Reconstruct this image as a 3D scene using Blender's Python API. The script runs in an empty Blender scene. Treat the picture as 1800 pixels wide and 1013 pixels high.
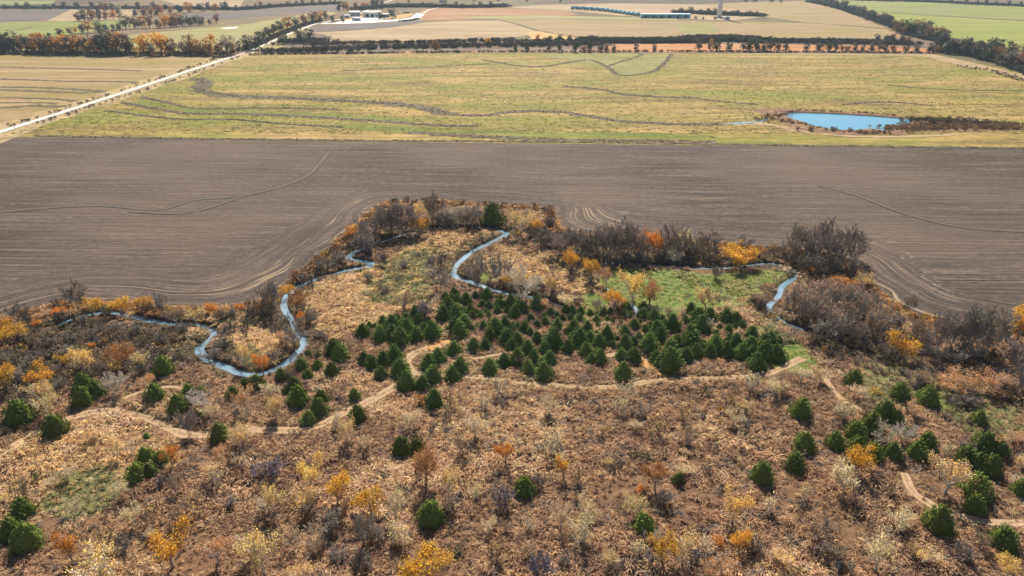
import bpy, math, random
import numpy as np
from mathutils import Vector

sc = bpy.context.scene
C = sc.collection
R = math.radians
rng = np.random.default_rng(7)
random.seed(7)

# ------------------------------------------------------------------ camera
FPX, PITCH, CAMH = 1285.0, R(23.8), 60.0          # focal length in photo pixels, tilt below level, height in metres
cam_d = bpy.data.cameras.new('camera')
cam = bpy.data.objects.new('camera', cam_d)
C.objects.link(cam)
cam.location = (0, 0, CAMH)
cam.rotation_euler = (R(90) - PITCH, 0, 0)
cam_d.sensor_width = 36
cam_d.lens = 36 * FPX / 1800
cam_d.clip_start = 0.5
cam_d.clip_end = 40000
sc.camera = cam

# ------------------------------------------------------------------ sky, sun, exposure
SUN_EL = R(42)
w = bpy.data.worlds.new('World')
sc.world = w
w.use_nodes = True
nt = w.node_tree
sky = nt.nodes.new('ShaderNodeTexSky')
sky.sky_type = 'NISHITA'
sky.sun_disc = False
sky.sun_elevation = SUN_EL
sky.sun_rotation = 0
sky.air_density = 1.0
sky.dust_density = 1.6
nt.links.new(sky.outputs[0], nt.nodes['Background'].inputs[0])
nt.nodes['Background'].inputs[1].default_value = 0.052
sl = bpy.data.lights.new('sun', 'SUN')
sl.energy = 5.0
sl.angle = R(0.5)
sl.color = (1.0, 0.90, 0.76)
so = bpy.data.objects.new('sun', sl)
C.objects.link(so)
so.location = (0, 200, 300)
so.rotation_euler = (-(R(90) - SUN_EL), 0, 0)
sc.view_settings.view_transform = 'Standard'
sc.view_settings.look = 'None'
sc.view_settings.exposure = 0.78
sc.view_settings.gamma = 1
sc.view_settings.use_curve_mapping = False
sc.cycles.max_bounces = 6
sc.cycles.transparent_max_bounces = 6

# ------------------------------------------------------------------ survey helpers
def ray(px, py):
    u = (np.asarray(px, float) - 900) / FPX
    v = (506.5 - np.asarray(py, float)) / FPX
    return u, math.cos(PITCH) + v * math.sin(PITCH), -math.sin(PITCH) + v * math.cos(PITCH)

def at(px, py, z=0.0):
    """ground point (metres) that the surveyed photograph shows at a pixel; third value = metres per photo pixel there"""
    dx, dy, dz = ray(px, py)
    t = (z - CAMH) / dz
    return dx * t, dy * t, t / FPX

def poly(pts):
    a = np.array(pts, float)
    x, y, _ = at(a[:, 0], a[:, 1])
    return np.stack([x, y], 1)

def inside(P, X, Y):
    """P: polygon (n,2) in metres"""
    X = np.asarray(X, float); Y = np.asarray(Y, float)
    r = np.zeros(X.shape, bool)
    n = len(P)
    for i in range(n):
        x0, y0 = P[i]; x1, y1 = P[(i + 1) % n]
        if y0 == y1: continue
        c = ((y0 > Y) != (y1 > Y)) & (X < (x1 - x0) * (Y - y0) / (y1 - y0) + x0)
        r ^= c
    return r

def dist_line(L, X, Y):
    X = np.asarray(X, float); Y = np.asarray(Y, float)
    d = np.full(X.shape, 1e9); k = np.zeros(X.shape)
    for i in range(len(L) - 1):
        a = L[i]; b = L[i + 1]; v = b - a
        t = np.clip(((X - a[0]) * v[0] + (Y - a[1]) * v[1]) / max(v @ v, 1e-9), 0, 1)
        q = np.hypot(X - a[0] - t * v[0], Y - a[1] - t * v[1])
        m = q < d
        d = np.where(m, q, d); k = np.where(m, i + t, k)
    return d, k

def smooth_line(L, n=6):
    """Catmull-Rom through the points"""
    L = np.asarray(L, float)
    P = np.vstack([2 * L[0] - L[1], L, 2 * L[-1] - L[-2]])
    out = []
    for i in range(1, len(P) - 2):
        for t in np.linspace(0, 1, n, endpoint=False):
            a, b, c, d = P[i - 1], P[i], P[i + 1], P[i + 2]
            out.append(0.5 * ((2 * b) + (c - a) * t + (2 * a - 5 * b + 4 * c - d) * t * t + (3 * b - a - 3 * c + d) * t ** 3))
    out.append(L[-1])
    return np.array(out)

def sstep(a, b, x):
    t = np.clip((x - a) / (b - a), 0, 1)
    return t * t * (3 - 2 * t)

_lat = np.random.default_rng(3).random((256, 256))
def vnoise(x, y):
    xi = np.floor(x).astype(int); yi = np.floor(y).astype(int)
    fx = x - xi; fy = y - yi
    fx = fx * fx * (3 - 2 * fx); fy = fy * fy * (3 - 2 * fy)
    g = lambda i, j: _lat[i & 255, j & 255]
    return (g(xi, yi) * (1 - fx) + g(xi + 1, yi) * fx) * (1 - fy) + (g(xi, yi + 1) * (1 - fx) + g(xi + 1, yi + 1) * fx) * fy

def fbm(x, y, o=3):
    s = 0; a = 0.5
    for i in range(o):
        s = s + a * vnoise(x * 2 ** i + 17.3 * i, y * 2 ** i + 9.1 * i); a *= 0.5
    return s / (1 - 0.5 ** o)

# ------------------------------------------------------------------ material helpers
def new_mat(name):
    m = bpy.data.materials.new(name); m.use_nodes = True
    t = m.node_tree
    b = t.nodes['Principled BSDF']
    b.inputs['Roughness'].default_value = 0.9
    b.inputs['Specular IOR Level'].default_value = 0.15
    return m, t, b

def N(t, typ, **kw):
    n = t.nodes.new(typ)
    for k, v in kw.items():
        if k in n.inputs: n.inputs[k].default_value = v
        else: setattr(n, k, v)
    return n

def noise(t, vec, scale, detail=4, rough=0.6, dist=0.0):
    n = N(t, 'ShaderNodeTexNoise')
    n.inputs['Scale'].default_value = scale; n.inputs['Detail'].default_value = detail
    n.inputs['Roughness'].default_value = rough; n.inputs['Distortion'].default_value = dist
    if vec is not None: t.links.new(vec, n.inputs['Vector'])
    return n.outputs['Fac']

def ramp(t, fac, stops):
    n = N(t, 'ShaderNodeValToRGB')
    e = n.color_ramp.elements
    while len(e) > 1: e.remove(e[-1])
    for i, (p, c) in enumerate(stops):
        s = e[0] if i == 0 else e.new(p)
        s.position = p; s.color = (*c, 1)
    t.links.new(fac, n.inputs[0])
    return n.outputs[0]

def mixc(t, fac, a, b, mode='MIX'):
    n = N(t, 'ShaderNodeMix', data_type='RGBA', blend_type=mode)
    for s, v in ((n.inputs[0], fac), (n.inputs[6], a), (n.inputs[7], b)):
        if hasattr(v, 'links') or isinstance(v, bpy.types.NodeSocket): t.links.new(v, s)
        elif isinstance(v, tuple): s.default_value = (*v, 1)
        else: s.default_value = v
    return n.outputs[2]

def math_n(t, op, a, b=0.0):
    n = N(t, 'ShaderNodeMath', operation=op)
    for s, v in ((n.inputs[0], a), (n.inputs[1], b)):
        if isinstance(v, bpy.types.NodeSocket): t.links.new(v, s)
        else: s.default_value = v
    return n.outputs[0]

def pos(t, sx=1, sy=1, sz=1, rz=0.0):
    g = N(t, 'ShaderNodeNewGeometry')
    mp = N(t, 'ShaderNodeMapping')
    mp.inputs['Scale'].default_value = (sx, sy, sz)
    mp.inputs['Rotation'].default_value = (0, 0, rz)
    t.links.new(g.outputs['Position'], mp.inputs[0])
    return mp.outputs[0]

def attr(t, name, kind='GEOMETRY'):
    n = N(t, 'ShaderNodeAttribute', attribute_name=name, attribute_type=kind)
    return n

def bump(t, b, h, strength=0.5, dist=0.3):
    n = N(t, 'ShaderNodeBump'); n.inputs['Strength'].default_value = strength; n.inputs['Distance'].default_value = dist
    t.links.new(h, n.inputs['Height']); t.links.new(n.outputs[0], b.inputs['Normal'])

# ------------------------------------------------------------------ mesh helpers
def mesh_from(name, V, F, mat=None, smooth=False, fattr=None, vattr=None):
    """V (n,3); F: list of (m,k) index arrays"""
    me = bpy.data.meshes.new(name)
    V = np.asarray(V, np.float32)
    F = [np.asarray(f, np.int32) for f in F if len(f)]
    me.vertices.add(len(V)); me.vertices.foreach_set('co', V.ravel())
    nl = sum(f.size for f in F); nf = sum(len(f) for f in F)
    me.loops.add(nl); me.polygons.add(nf)
    me.loops.foreach_set('vertex_index', np.concatenate([f.ravel() for f in F]))
    tot = np.concatenate([np.full(len(f), f.shape[1], np.int32) for f in F])
    st = np.concatenate([[0], np.cumsum(tot)[:-1]]).astype(np.int32)
    me.polygons.foreach_set('loop_start', st)
    if smooth: me.polygons.foreach_set('use_smooth', np.ones(nf, bool))
    for nm, a in (fattr or {}).items():
        at_ = me.attributes.new(nm, 'FLOAT', 'FACE'); at_.data.foreach_set('value', np.asarray(a, np.float32))
    for nm, a in (vattr or {}).items():
        a = np.asarray(a, np.float32)
        if a.ndim == 1:
            at_ = me.attributes.new(nm, 'FLOAT', 'POINT'); at_.data.foreach_set('value', a)
        else:
            at_ = me.attributes.new(nm, 'FLOAT_COLOR', 'POINT'); at_.data.foreach_set('color', a.ravel())
    me.update(calc_edges=True)
    if mat: me.materials.append(mat)
    return me

def link(name, me, parent=None, kind=None, color=None):
    o = bpy.data.objects.new(name, me); C.objects.link(o)
    if parent: o.parent = parent
    if kind: o['kind'] = kind
    if color: o.color = (*color, 1)
    return o

def tubes(P0, P1, r0, r1, n=3):
    """prisms between point arrays"""
    P0 = np.asarray(P0, float); P1 = np.asarray(P1, float); m = len(P0)
    if m == 0: return np.zeros((0, 3)), np.zeros((0, 4), int)
    d = P1 - P0; d /= np.linalg.norm(d, axis=1)[:, None] + 1e-9
    h = np.where(np.abs(d[:, 2:3]) > 0.9, [[1, 0, 0]], [[0, 0, 1]])
    a = np.cross(d, h); a /= np.linalg.norm(a, axis=1)[:, None] + 1e-9
    b = np.cross(d, a)
    V = np.zeros((m, 2 * n, 3))
    for k in range(n):
        c, s = math.cos(2 * math.pi * k / n), math.sin(2 * math.pi * k / n)
        o = a * c + b * s
        V[:, k] = P0 + o * np.asarray(r0)[:, None]; V[:, n + k] = P1 + o * np.asarray(r1)[:, None]
    F = np.array([[k, (k + 1) % n, n + (k + 1) % n, n + k] for k in range(n)])
    F = (np.arange(m)[:, None, None] * 2 * n + F[None]).reshape(-1, 4)
    return V.reshape(-1, 3), F

def leaves(Cn, Nn, size, rg, aspect=0.7):
    """one small quad per centre, facing roughly Nn"""
    m = len(Cn)
    Nn = Nn / (np.linalg.norm(Nn, axis=1)[:, None] + 1e-9)
    t = rg.normal(size=(m, 3)); t -= Nn * np.sum(t * Nn, 1)[:, None]; t /= np.linalg.norm(t, axis=1)[:, None] + 1e-9
    b = np.cross(Nn, t)
    s = np.asarray(size)[:, None] * 0.5
    V = np.stack([Cn - t * s, Cn - b * s * aspect + Nn * s * 0.25, Cn + t * s, Cn + b * s * aspect + Nn * s * 0.25], 1).reshape(-1, 3)
    F = np.arange(m * 4).reshape(m, 4)
    return V, F

def join(parts):
    V = []; F3 = []; F4 = []; o = 0
    for v, f in parts:
        if len(v) == 0: continue
        V.append(v); (F3 if f.shape[1] == 3 else F4).append(f + o); o += len(v)
    return np.vstack(V), [np.vstack(x) for x in (F3, F4) if x]

def boxes(L):
    """L: (cx,cy,cz,sx,sy,sz)"""
    V = []; F = []
    q = np.array([[0, 1, 3, 2], [4, 6, 7, 5], [0, 4, 5, 1], [2, 3, 7, 6], [0, 2, 6, 4], [1, 5, 7, 3]])
    for i, (x, y, z, a, b, c) in enumerate(L):
        V += [(x + sx * a / 2, y + sy * b / 2, z + sz * c / 2) for sx in (-1, 1) for sy in (-1, 1) for sz in (-1, 1)]
        F.append(q + 8 * i)
    return np.array(V), np.vstack(F)

# ================================================================== LARGE STRUCTURE
# ------------------------------------------------------------------ water courses (surveyed centre lines: px, py, water width in m)
STREAM = [(100, 574, 1.6), (125, 563, 2.2), (160, 553, 3.0), (205, 550, 3.4), (245, 559, 3.2), (290, 569, 2.6), (340, 571, 2.2), (368, 576, 2.4), (377, 588, 2.8),
          (366, 601, 2.8), (350, 614, 3.4), (365, 632, 3.0), (400, 647, 2.8), (432, 659, 2.6), (470, 655, 2.4), (500, 640, 2.6), (524, 622, 3.4),
          (536, 605, 2.8), (520, 580, 2.0), (512, 562, 2.0), (500, 543, 2.4), (503, 522, 2.4), (528, 503, 2.4), (565, 489, 2.6), (610, 476, 2.6),
          (642, 471, 3.0), (655, 465, 3.0), (634, 459, 2.6), (612, 454, 2.6), (632, 440, 2.4), (680, 423, 2.2), (735, 407, 1.8), (790, 400, 2.0),
          (850, 401, 2.0), (885, 408, 2.6), (888, 414, 3.0), (860, 428, 2.8), (835, 440, 2.8), (812, 457, 2.8), (797, 477, 2.8), (803, 488, 3.0), (830, 497, 2.8),
          (860, 508, 2.6), (900, 519, 2.4), (935, 523, 2.4), (965, 532, 2.0), (990, 540, 1.6)]
BROOK = [(960, 462, -5), (980, 472, -4), (990, 476, 1.6), (998, 481, -5), (1045, 500, -5), (1060, 505, -2), (1068, 509, 2.4), (1078, 516, -2), (1092, 526, -4), (1104, 533, .5), (1112, 539, 2.6), (1119, 547, 2.6), (1121, 560, 1.4)]
BEND = [(1060, 464, 1.2), (1100, 465, 1.6), (1150, 467, 2.0), (1200, 471, 2.2), (1260, 473, 2.0), (1310, 468, 1.8), (1350, 464, 1.8), (1385, 470, 1.2), (1402, 482, 1.4), (1388, 494, 2.4),
        (1374, 505, 2.4), (1368, 522, 2.2), (1352, 538, 2.2), (1358, 552, 2.0), (1380, 568, 2.0), (1412, 580, 2.0), (1450, 598, 1.0), (1510, 622, 1.0), (1570, 650, 1.0), (1620, 680, 1.0), (1680, 695, 1.1), (1740, 705, 1.1), (1830, 722, 1.1)]
lines = []
for L in (STREAM, BROOK, BEND):
    a = np.array(L, float)
    x, y, _ = at(a[:, 0], a[:, 1], -0.5)
    s = smooth_line(np.stack([x, y, a[:, 2] * (0.24 if L is BEND else .2 if L is BROOK else 0.26)], 1), 5)
    lines.append((s[:, :2], s[:, 2]))

# field edge: near boundary of the ploughed field (surveyed)
EDGE = poly([(-520, 622), (-200, 592), (0, 566), (60, 546), (110, 534), (200, 534), (300, 545), (400, 545), (455, 531), (505, 496), (560, 450), (610, 411), (650, 374), (685, 355), (760, 356),
             (870, 361), (972, 366), (983, 404), (1040, 417), (1200, 423), (1300, 432), (1390, 436), (1462, 446), (1490, 462), (1550, 512), (1603, 552), (1680, 572), (1760, 574), (1900, 590), (2300, 640)])
EDGE = np.vstack([[-600, EDGE[0, 1] + 10], EDGE, [640, EDGE[-1, 1]]])
assert np.all(np.diff(EDGE[:, 0]) > 0)
TOP = poly([(-520, 234), (0, 241), (900, 252), (1800, 262), (2400, 268)])
def edge_y(x): return np.interp(x, EDGE[:, 0], EDGE[:, 1])

# trails (surveyed)
TRAILS = [[(-80, 836), (0, 800), (60, 764), (130, 733), (200, 722), (260, 736), (310, 760), (355, 766), (430, 756), (500, 757), (548, 753), (600, 729), (650, 704), (690, 682), (722, 660), (714, 636), (735, 617), (770, 608), (790, 596)],
          [(714, 655), (790, 660), (860, 664), (920, 673), (1000, 678), (1080, 680), (1140, 671), (1210, 667), (1300, 664), (1350, 657), (1385, 642), (1412, 630)],
          [(1185, 668), (1165, 660), (1145, 642), (1125, 630), (1095, 622), (1060, 626)], 
          [(212, 720), (206, 708), (235, 694), (290, 681), (330, 684)],
          [(1588, 832), (1602, 862), (1640, 890), (1700, 911), (1760, 920), (1880, 914)], [(1448, 660), (1468, 690), (1495, 712), (1530, 722)],
          [(830, 632), (880, 622), (930, 612)]]
TRW = [.80, .72, 0.55, 0.45, 0.6, 0.42, 0.4]
TR = []
for L, wd in zip(TRAILS, TRW):
    TR.append((smooth_line(poly(L), 6), wd))

# ground-cover zones (surveyed)
Z_LAWN = [poly([(1040, 500), (1075, 472), (1150, 474), (1270, 478), (1350, 470), (1395, 478), (1370, 496), (1330, 506), (1345, 520), (1270, 545), (1180, 560), (1130, 560), (1090, 510)]),
          poly([(1020, 520), (1050, 512), (1085, 530), (1090, 560), (1000, 570)]), poly([(1290, 505), (1330, 470), (1390, 474), (1360, 500), (1310, 508)]),
          poly([(1300, 620), (1390, 610), (1440, 640), (1360, 656)]), poly([(1600, 690), (1700, 712), (1640, 735)]), poly([(815, 478), (850, 470), (870, 490), (840, 494)]), poly([(1380, 600), (1440, 625), (1450, 645), (1400, 640)])]
Z_GREENISH = [poly([(660, 500), (700, 450), (770, 440), (790, 470), (760, 530), (700, 550), (640, 540)]), poly([(50, 890), (90, 840), (150, 825), (200, 850), (190, 890), (120, 920)]), poly([(150, 615), (200, 590), (260, 600), (250, 640), (190, 650)]),
              poly([(1540, 720), (1500, 660), (1600, 640), (1780, 720), (1800, 790), (1650, 740)]), poly([(380, 610), (440, 600), (470, 650), (420, 640)]), poly([(1330, 540), (1360, 570), (1430, 620), (1400, 640), (1330, 590)])]
Z_STRAW = [poly([(540, 560), (530, 520), (600, 485), (690, 450), (780, 410), (880, 405), (830, 430), (780, 480), (760, 540), (640, 590), (560, 600)]), poly([(850, 470), (880, 430), (960, 440), (1000, 470), (1080, 510), (1040, 520), (900, 500)]),
           poly([(420, 560), (480, 540), (490, 600), (450, 640), (400, 610)]), poly([(1180, 500), (1260, 500), (1300, 540), (1200, 560)]), poly([(0, 800), (120, 740), (300, 770), (330, 820), (60, 880)])]
Z_BRUSH = [poly([(-60, 600), (60, 575), (150, 560), (280, 572), (370, 600), (340, 640), (260, 660), (160, 655), (60, 700), (-60, 720)]), poly([(420, 545), (520, 490), (610, 425), (690, 420), (620, 450), (510, 510), (480, 590), (430, 570)]),
           poly([(1380, 570), (1560, 590), (1760, 640), (1850, 700), (1700, 690), (1560, 650), (1450, 620)]), poly([(660, 420), (720, 400), (960, 395), (980, 410), (1060, 430), (1060, 455), (980, 440), (900, 400)]),
           poly([(1060, 462), (1070, 430), (1340, 435), (1500, 450), (1540, 520), (1500, 500), (1400, 470), (1280, 466)])]

# near ground with relief and the carved water courses
GX0, GX1, GY0, GY1, ST = -156.0, 156.0, 36.0, 204.0, 0.5
gx = np.arange(GX0, GX1 + .01, ST); gy = np.arange(GY0, GY1 + .01, ST)
GXX, GYY = np.meshgrid(gx, gy)
def chan(X, Y):
    c = np.zeros(X.shape); near = np.full(X.shape, 1e9)
    for L, hw in lines:
        d, k = dist_line(L, X, Y)
        wv = np.interp(k, np.arange(len(L)), hw)
        dd = d - wv
        near = np.minimum(near, dd); c = np.maximum(c, 1 - sstep(-0.9, 0.8, dd))
    return c, near
CH, ND = chan(GXX, GYY)
TD = np.full(GXX.shape, 1e9)
for L, wd in TR:
    TD = np.minimum(TD, dist_line(L, GXX, GYY)[0] - wd)
ED = np.where(GYY > edge_y(GXX), -1.0, 1.0) * dist_line(EDGE, GXX, GYY)[0]       # + on the prairie side
rel = (fbm(GXX * 0.06, GYY * 0.06, 2) - .5) * 1.0 + (fbm(GXX * 0.5, GYY * 0.5, 2) - .5) * 0.35
fade = sstep(-0.2, 2.5, ED) * sstep(0, 10, GXX - GX0) * sstep(0, 10, GX1 - GXX) * sstep(0, 8, GYY - GY0) * sstep(0, 8, GY1 - GYY)
rel = np.clip(rel, -0.3, 0.5) * fade * (0.25 + 0.75 * sstep(0, 1.5, TD)) * (0.2 + 0.8 * sstep(0.5, 4, ND))
HZ = rel - 1.05 * CH - 0.03 * sstep(0.3, -0.6, ED)
def ground_z(x, y):
    x = np.asarray(x, float); y = np.asarray(y, float)
    fx = np.clip((x - GX0) / ST, 0, len(gx) - 1.001); fy = np.clip((y - GY0) / ST, 0, len(gy) - 1.001)
    i = fx.astype(int); j = fy.astype(int); u = fx - i; v = fy - j
    z = (HZ[j, i] * (1 - u) + HZ[j, i + 1] * u) * (1 - v) + (HZ[j + 1, i] * (1 - u) + HZ[j + 1, i + 1] * u) * v
    return np.where((x > GX0) & (x < GX1) & (y > GY0) & (y < GY1), z, 0.0)
def soft(zones, X, Y, wob=2.0):
    n1 = (fbm(X * .25, Y * .25, 2) - .5) * 2 * wob; n2 = (fbm(X * .25 + 50, Y * .25 + 50, 2) - .5) * 2 * wob
    s = 0
    for ox, oy in ((0, 0), (.9, .3), (-.9, -.3), (.3, -.9), (-.3, .9)):
        m = np.zeros(np.shape(X), bool)
        for P in zones: m |= inside(P, X + n1 + ox, Y + n2 + oy)
        s = s + m
    return s / 5
lawn = soft(Z_LAWN, GXX, GYY); greenish = soft(Z_GREENISH, GXX, GYY, 4); straw = soft(Z_STRAW, GXX, GYY, 4); brush = soft(Z_BRUSH, GXX, GYY, 3)
bank = np.clip(1 - np.abs(ND - 0.3) / 1.0, 0, 1)  # dark bank soil, with the banks' shade put into its tone
cover = np.stack([lawn, greenish, straw, np.clip(brush + bank, 0, 1)], -1).reshape(-1, 4)

m_prairie, t, b = new_mat('prairie_soil')
cv = attr(t, 'cover'); sp = N(t, 'ShaderNodeSeparateColor'); t.links.new(cv.outputs['Color'], sp.inputs[0])
P = pos(t)
base = ramp(t, noise(t, P, 0.9, 6, .7), [(.3, (.07, .042, .028)), (.5, (.165, .10, .06)), (.68, (.29, .19, .11))])
base = mixc(t, math_n(t, 'MULTIPLY', noise(t, P, .09, 3), .5), base, (.2, .1, .05))
cs = ramp(t, noise(t, P, 1.1, 5, .7), [(.3, (.12, .08, .035)), (.7, (.42, .28, .13))])
base = mixc(t, sp.outputs[2], base, cs)
cb = ramp(t, noise(t, P, 1.3, 5, .7), [(.3, (.03, .024, .018)), (.7, (.11, .08, .05))])
base = mixc(t, cv.outputs['Alpha'], base, cb)
cgn = ramp(t, noise(t, P, 1.0, 5, .7), [(.3, (.07, .075, .03)), (.7, (.25, .23, .1))])
base = mixc(t, sp.outputs[1], base, cgn)
cl = ramp(t, noise(t, P, .8, 5, .65), [(.32, (.05, .085, .015)), (.5, (.12, .17, .03)), (.7, (.3, .27, .11))])
base = mixc(t, sp.outputs[0], base, cl)
t.links.new(base, b.inputs['Base Color'])
bump(t, b, noise(t, P, 2.2, 5, .7), .8, .35)
nx, ny = len(gx), len(gy)
ii = np.arange(nx * ny).reshape(ny, nx)
F = np.stack([ii[:-1, :-1], ii[:-1, 1:], ii[1:, 1:], ii[1:, :-1]], -1).reshape(-1, 4)
V = np.stack([GXX.ravel(), GYY.ravel(), HZ.ravel()], 1)
keep = (ED.ravel()[F].max(1) > -4)
link('prairie_ground', mesh_from('prairie_ground', V, [F[keep]], m_prairie, True, vattr={'cover': cover}), kind='structure')

# the ground sheet to the horizon (one sheet with the near relief let into it)
m_land, t, b = new_mat('far_farmland')
P = pos(t)
vo = N(t, 'ShaderNodeTexVoronoi', distance='CHEBYCHEV'); vo.inputs['Scale'].default_value = .0022; t.links.new(P, vo.inputs['Vector'])
sv = N(t, 'ShaderNodeSeparateColor'); t.links.new(vo.outputs['Color'], sv.inputs[0])
c = ramp(t, sv.outputs[0], [(.0, (.30, .21, .11)), (.3, (.22, .17, .10)), (.5, (.20, .21, .08)), (.7, (.11, .08, .065)), (.9, (.33, .24, .14))])
c = mixc(t, .35, c, ramp(t, noise(t, P, .02, 6, .7), [(.35, (.10, .075, .05)), (.65, (.36, .26, .14))]))
t.links.new(c, b.inputs['Base Color'])
B = 14000.0
xs = [-B, GX0, GX1, B]; ys = [-B, GY0, GY1, B]
V = [(x, y, -0.04) for y in ys for x in xs]
F = [[j * 4 + i, j * 4 + i + 1, (j + 1) * 4 + i + 1, (j + 1) * 4 + i] for j in range(3) for i in range(3)]
# inside the hole the sheet dips beneath the near relief
V += [(x, y, -2.5) for y in (GY0, GY1) for x in (GX0, GX1)]
F.remove([5, 6, 10, 9])
F += [[16, 17, 19, 18], [5, 6, 17, 16], [10, 9, 18, 19], [9, 5, 16, 18], [6, 10, 19, 17]]
link('ground', mesh_from('ground', V, [np.array(F)], m_land), kind='structure')

# ------------------------------------------------------------------ water
def water_mat(name, col, rough, bsc):
    m, t, b = new_mat(name)
    b.inputs['Base Color'].default_value = (*col, 1)  # reflected sky is partly put into this base colour
    b.inputs['Roughness'].default_value = rough
    b.inputs['Specular IOR Level'].default_value = 0.5
    b.inputs['IOR'].default_value = 2.8
    bump(t, b, noise(t, pos(t), bsc, 3, .5), .12, .1)
    return m
m_stream = water_mat('stream_water', (.17, .29, .38), .07, 1.2)
m_pond = water_mat('pond_water', (.03, .27, .45), .07, .8)
for nm, (L, hw) in zip(('stream', 'brook', 'creek'), lines):
    tg = np.gradient(L, axis=0); tg /= np.linalg.norm(tg, axis=1)[:, None] + 1e-9
    nr = np.stack([-tg[:, 1], tg[:, 0]], 1)
    if nm == 'creek':
        kk = at(1416, 582)[0]; kk = int(np.argmin(np.hypot(*(L - np.array([kk, at(1416, 582)[1]])).T))); L = L[:kk]; hw = hw[:kk]; nr = nr[:kk]
    ofs = (hw + 0.75)[:, None]
    A = np.c_[L + nr * ofs, np.full(len(L), -.5)]; Bv = np.c_[L - nr * ofs, np.full(len(L), -.5)]
    n = len(L); V = np.vstack([A, Bv]); F = np.array([[i, n + i, n + i + 1, i + 1] for i in range(n - 1)])
    link(nm, mesh_from(nm, V, [F], m_stream), kind='structure')

# ------------------------------------------------------------------ ploughed field
m_plow, t, b = new_mat('ploughed_earth')
ROW = attr(t, 'row').outputs['Fac']; alo = attr(t, 'along').outputs['Fac']; stw = attr(t, 'straw').outputs['Fac']
row2 = attr(t, 'row_head').outputs['Fac']; headm = attr(t, 'head').outputs['Fac']
def rowvec(fr, fa, row=None):
    row = row or ROW
    cx = N(t, 'ShaderNodeCombineXYZ'); t.links.new(math_n(t, 'MULTIPLY', row, fr), cx.inputs[0]); t.links.new(math_n(t, 'MULTIPLY', alo, fa), cx.inputs[1]); return cx.outputs[0]
def two(fr, fa, *k):
    q = N(t, 'ShaderNodeMix', data_type='FLOAT'); t.links.new(headm, q.inputs[0]); t.links.new(noise(t, rowvec(fr, fa), *k), q.inputs[2]); t.links.new(noise(t, rowvec(fr, fa, row2), *k), q.inputs[3]); return q.outputs[0]
n1 = two(1.0, .028, 1.0, 5, .65, .3); n2 = noise(t, rowvec(.22, .012), 1.0, 3, .5); n3 = noise(t, pos(t), .55, 6, .75); n4 = two(1.5, .025, 1.0, 3, .6)
f = math_n(t, 'ADD', math_n(t, 'MULTIPLY', n1, .6), math_n(t, 'MULTIPLY', n3, .4))
c = ramp(t, f, [(.38, (.024, .017, .015)), (.5, (.068, .049, .042)), (.60, (.165, .118, .094))])
c = mixc(t, math_n(t, 'MULTIPLY', ramp(t, n2, [(.40, (0, 0, 0)), (.62, (1, 1, 1))]), .5), c, (.062, .047, .042))
lf = math_n(t, 'MULTIPLY', ramp(t, n4, [(.58, (0, 0, 0)), (.64, (1, 1, 1))]), math_n(t, 'ADD', math_n(t, 'MULTIPLY', stw, .85), .12))
c = mixc(t, lf, c, (.36, .27, .17))
br = N(t, 'ShaderNodeSeparateXYZ'); t.links.new(pos(t), br.inputs[0])
c = mixc(t, math_n(t, 'MULTIPLY', ramp(t, noise(t, pos(t), .014, 2), [(.4, (0, 0, 0)), (.62, (1, 1, 1))]), .45), c, (.17, .118, .082))
t.links.new(c, b.inputs['Base Color'])
bump(t, b, f, 1.0, .8)
xs = np.concatenate([np.arange(-560, -175, 6), np.arange(-175, 175, 1.0), np.arange(9.5, 13.5, .08), np.arange(175, 620, 6)])
xs = np.sort(xs)
xs = xs[(xs > EDGE[0, 0]) & (xs < EDGE[-1, 0])]
xs = np.unique(np.concatenate([xs, EDGE[1:-1, 0]]))
Y0 = edge_y(xs) + (fbm(xs * .35, xs * 0 + 3, 2) - .5) * 1.4; Y1 = np.interp(xs, TOP[:, 0], TOP[:, 1])
nt_ = 150
tt = np.linspace(0, 1, nt_) ** 1.25
X = np.repeat(xs[None], nt_, 0); Y = Y0[None] * (1 - tt[:, None]) + Y1[None] * tt[:, None]
d, k = dist_line(EDGE, X, Y)
acc = np.zeros(X.shape)
for i in range(len(EDGE) - 1): acc += np.exp(-.22 * dist_line(EDGE[i:i + 2], X, Y)[0])
d = np.clip(-np.log(acc + 1e-30) / .22 + 5.0, 0, 1e3)
wv = (fbm(X * .02, Y * .02, 2) - .5) * 6
hw_ = 15 + 9 * (fbm(X * .03, Y * .03 + 7, 2) - .5)
head = sstep(hw_ + 1.5, hw_ - 1.5, d)
main = Y - X * math.tan(R(-1.2)) + wv * .5
rowv = main
al = X + head * Y * .8
STW = [poly([(1500, 400), (1570, 420), (1700, 540), (1690, 570), (1600, 560), (1530, 500), (1500, 450)]), poly([(978, 362), (1110, 372), (1090, 415), (985, 405)]), poly([(620, 350), (690, 352), (600, 430), (500, 510), (380, 545), (500, 450)]),
       poly([(0, 545), (120, 500), (420, 505), (440, 540), (200, 545)])]
stv = np.zeros(X.shape)
for i, P_ in enumerate(STW):
    stv = np.maximum(stv, inside(P_, X, Y) * (1.0, .85, .9, .8)[i])
V = np.stack([X.ravel(), Y.ravel(), np.full(X.size, .03)], 1)
V[:, 2] += (fbm(X.ravel() * .5, Y.ravel() * .8, 2) - .5) * .10
n = len(xs); ii = np.arange(X.size).reshape(nt_, n)
F = np.stack([ii[:-1, :-1], ii[:-1, 1:], ii[1:, 1:], ii[1:, :-1]], -1).reshape(-1, 4)
link('ploughed_field', mesh_from('ploughed_field', V, [F], m_plow, True, vattr={'row': rowv.ravel(), 'row_head': (d + (fbm(X * .05, Y * .05 + 30, 2) - .5) * 3).ravel(), 'head': head.ravel(), 'along': al.ravel(), 'straw': stv.ravel()}), kind='structure')

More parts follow.
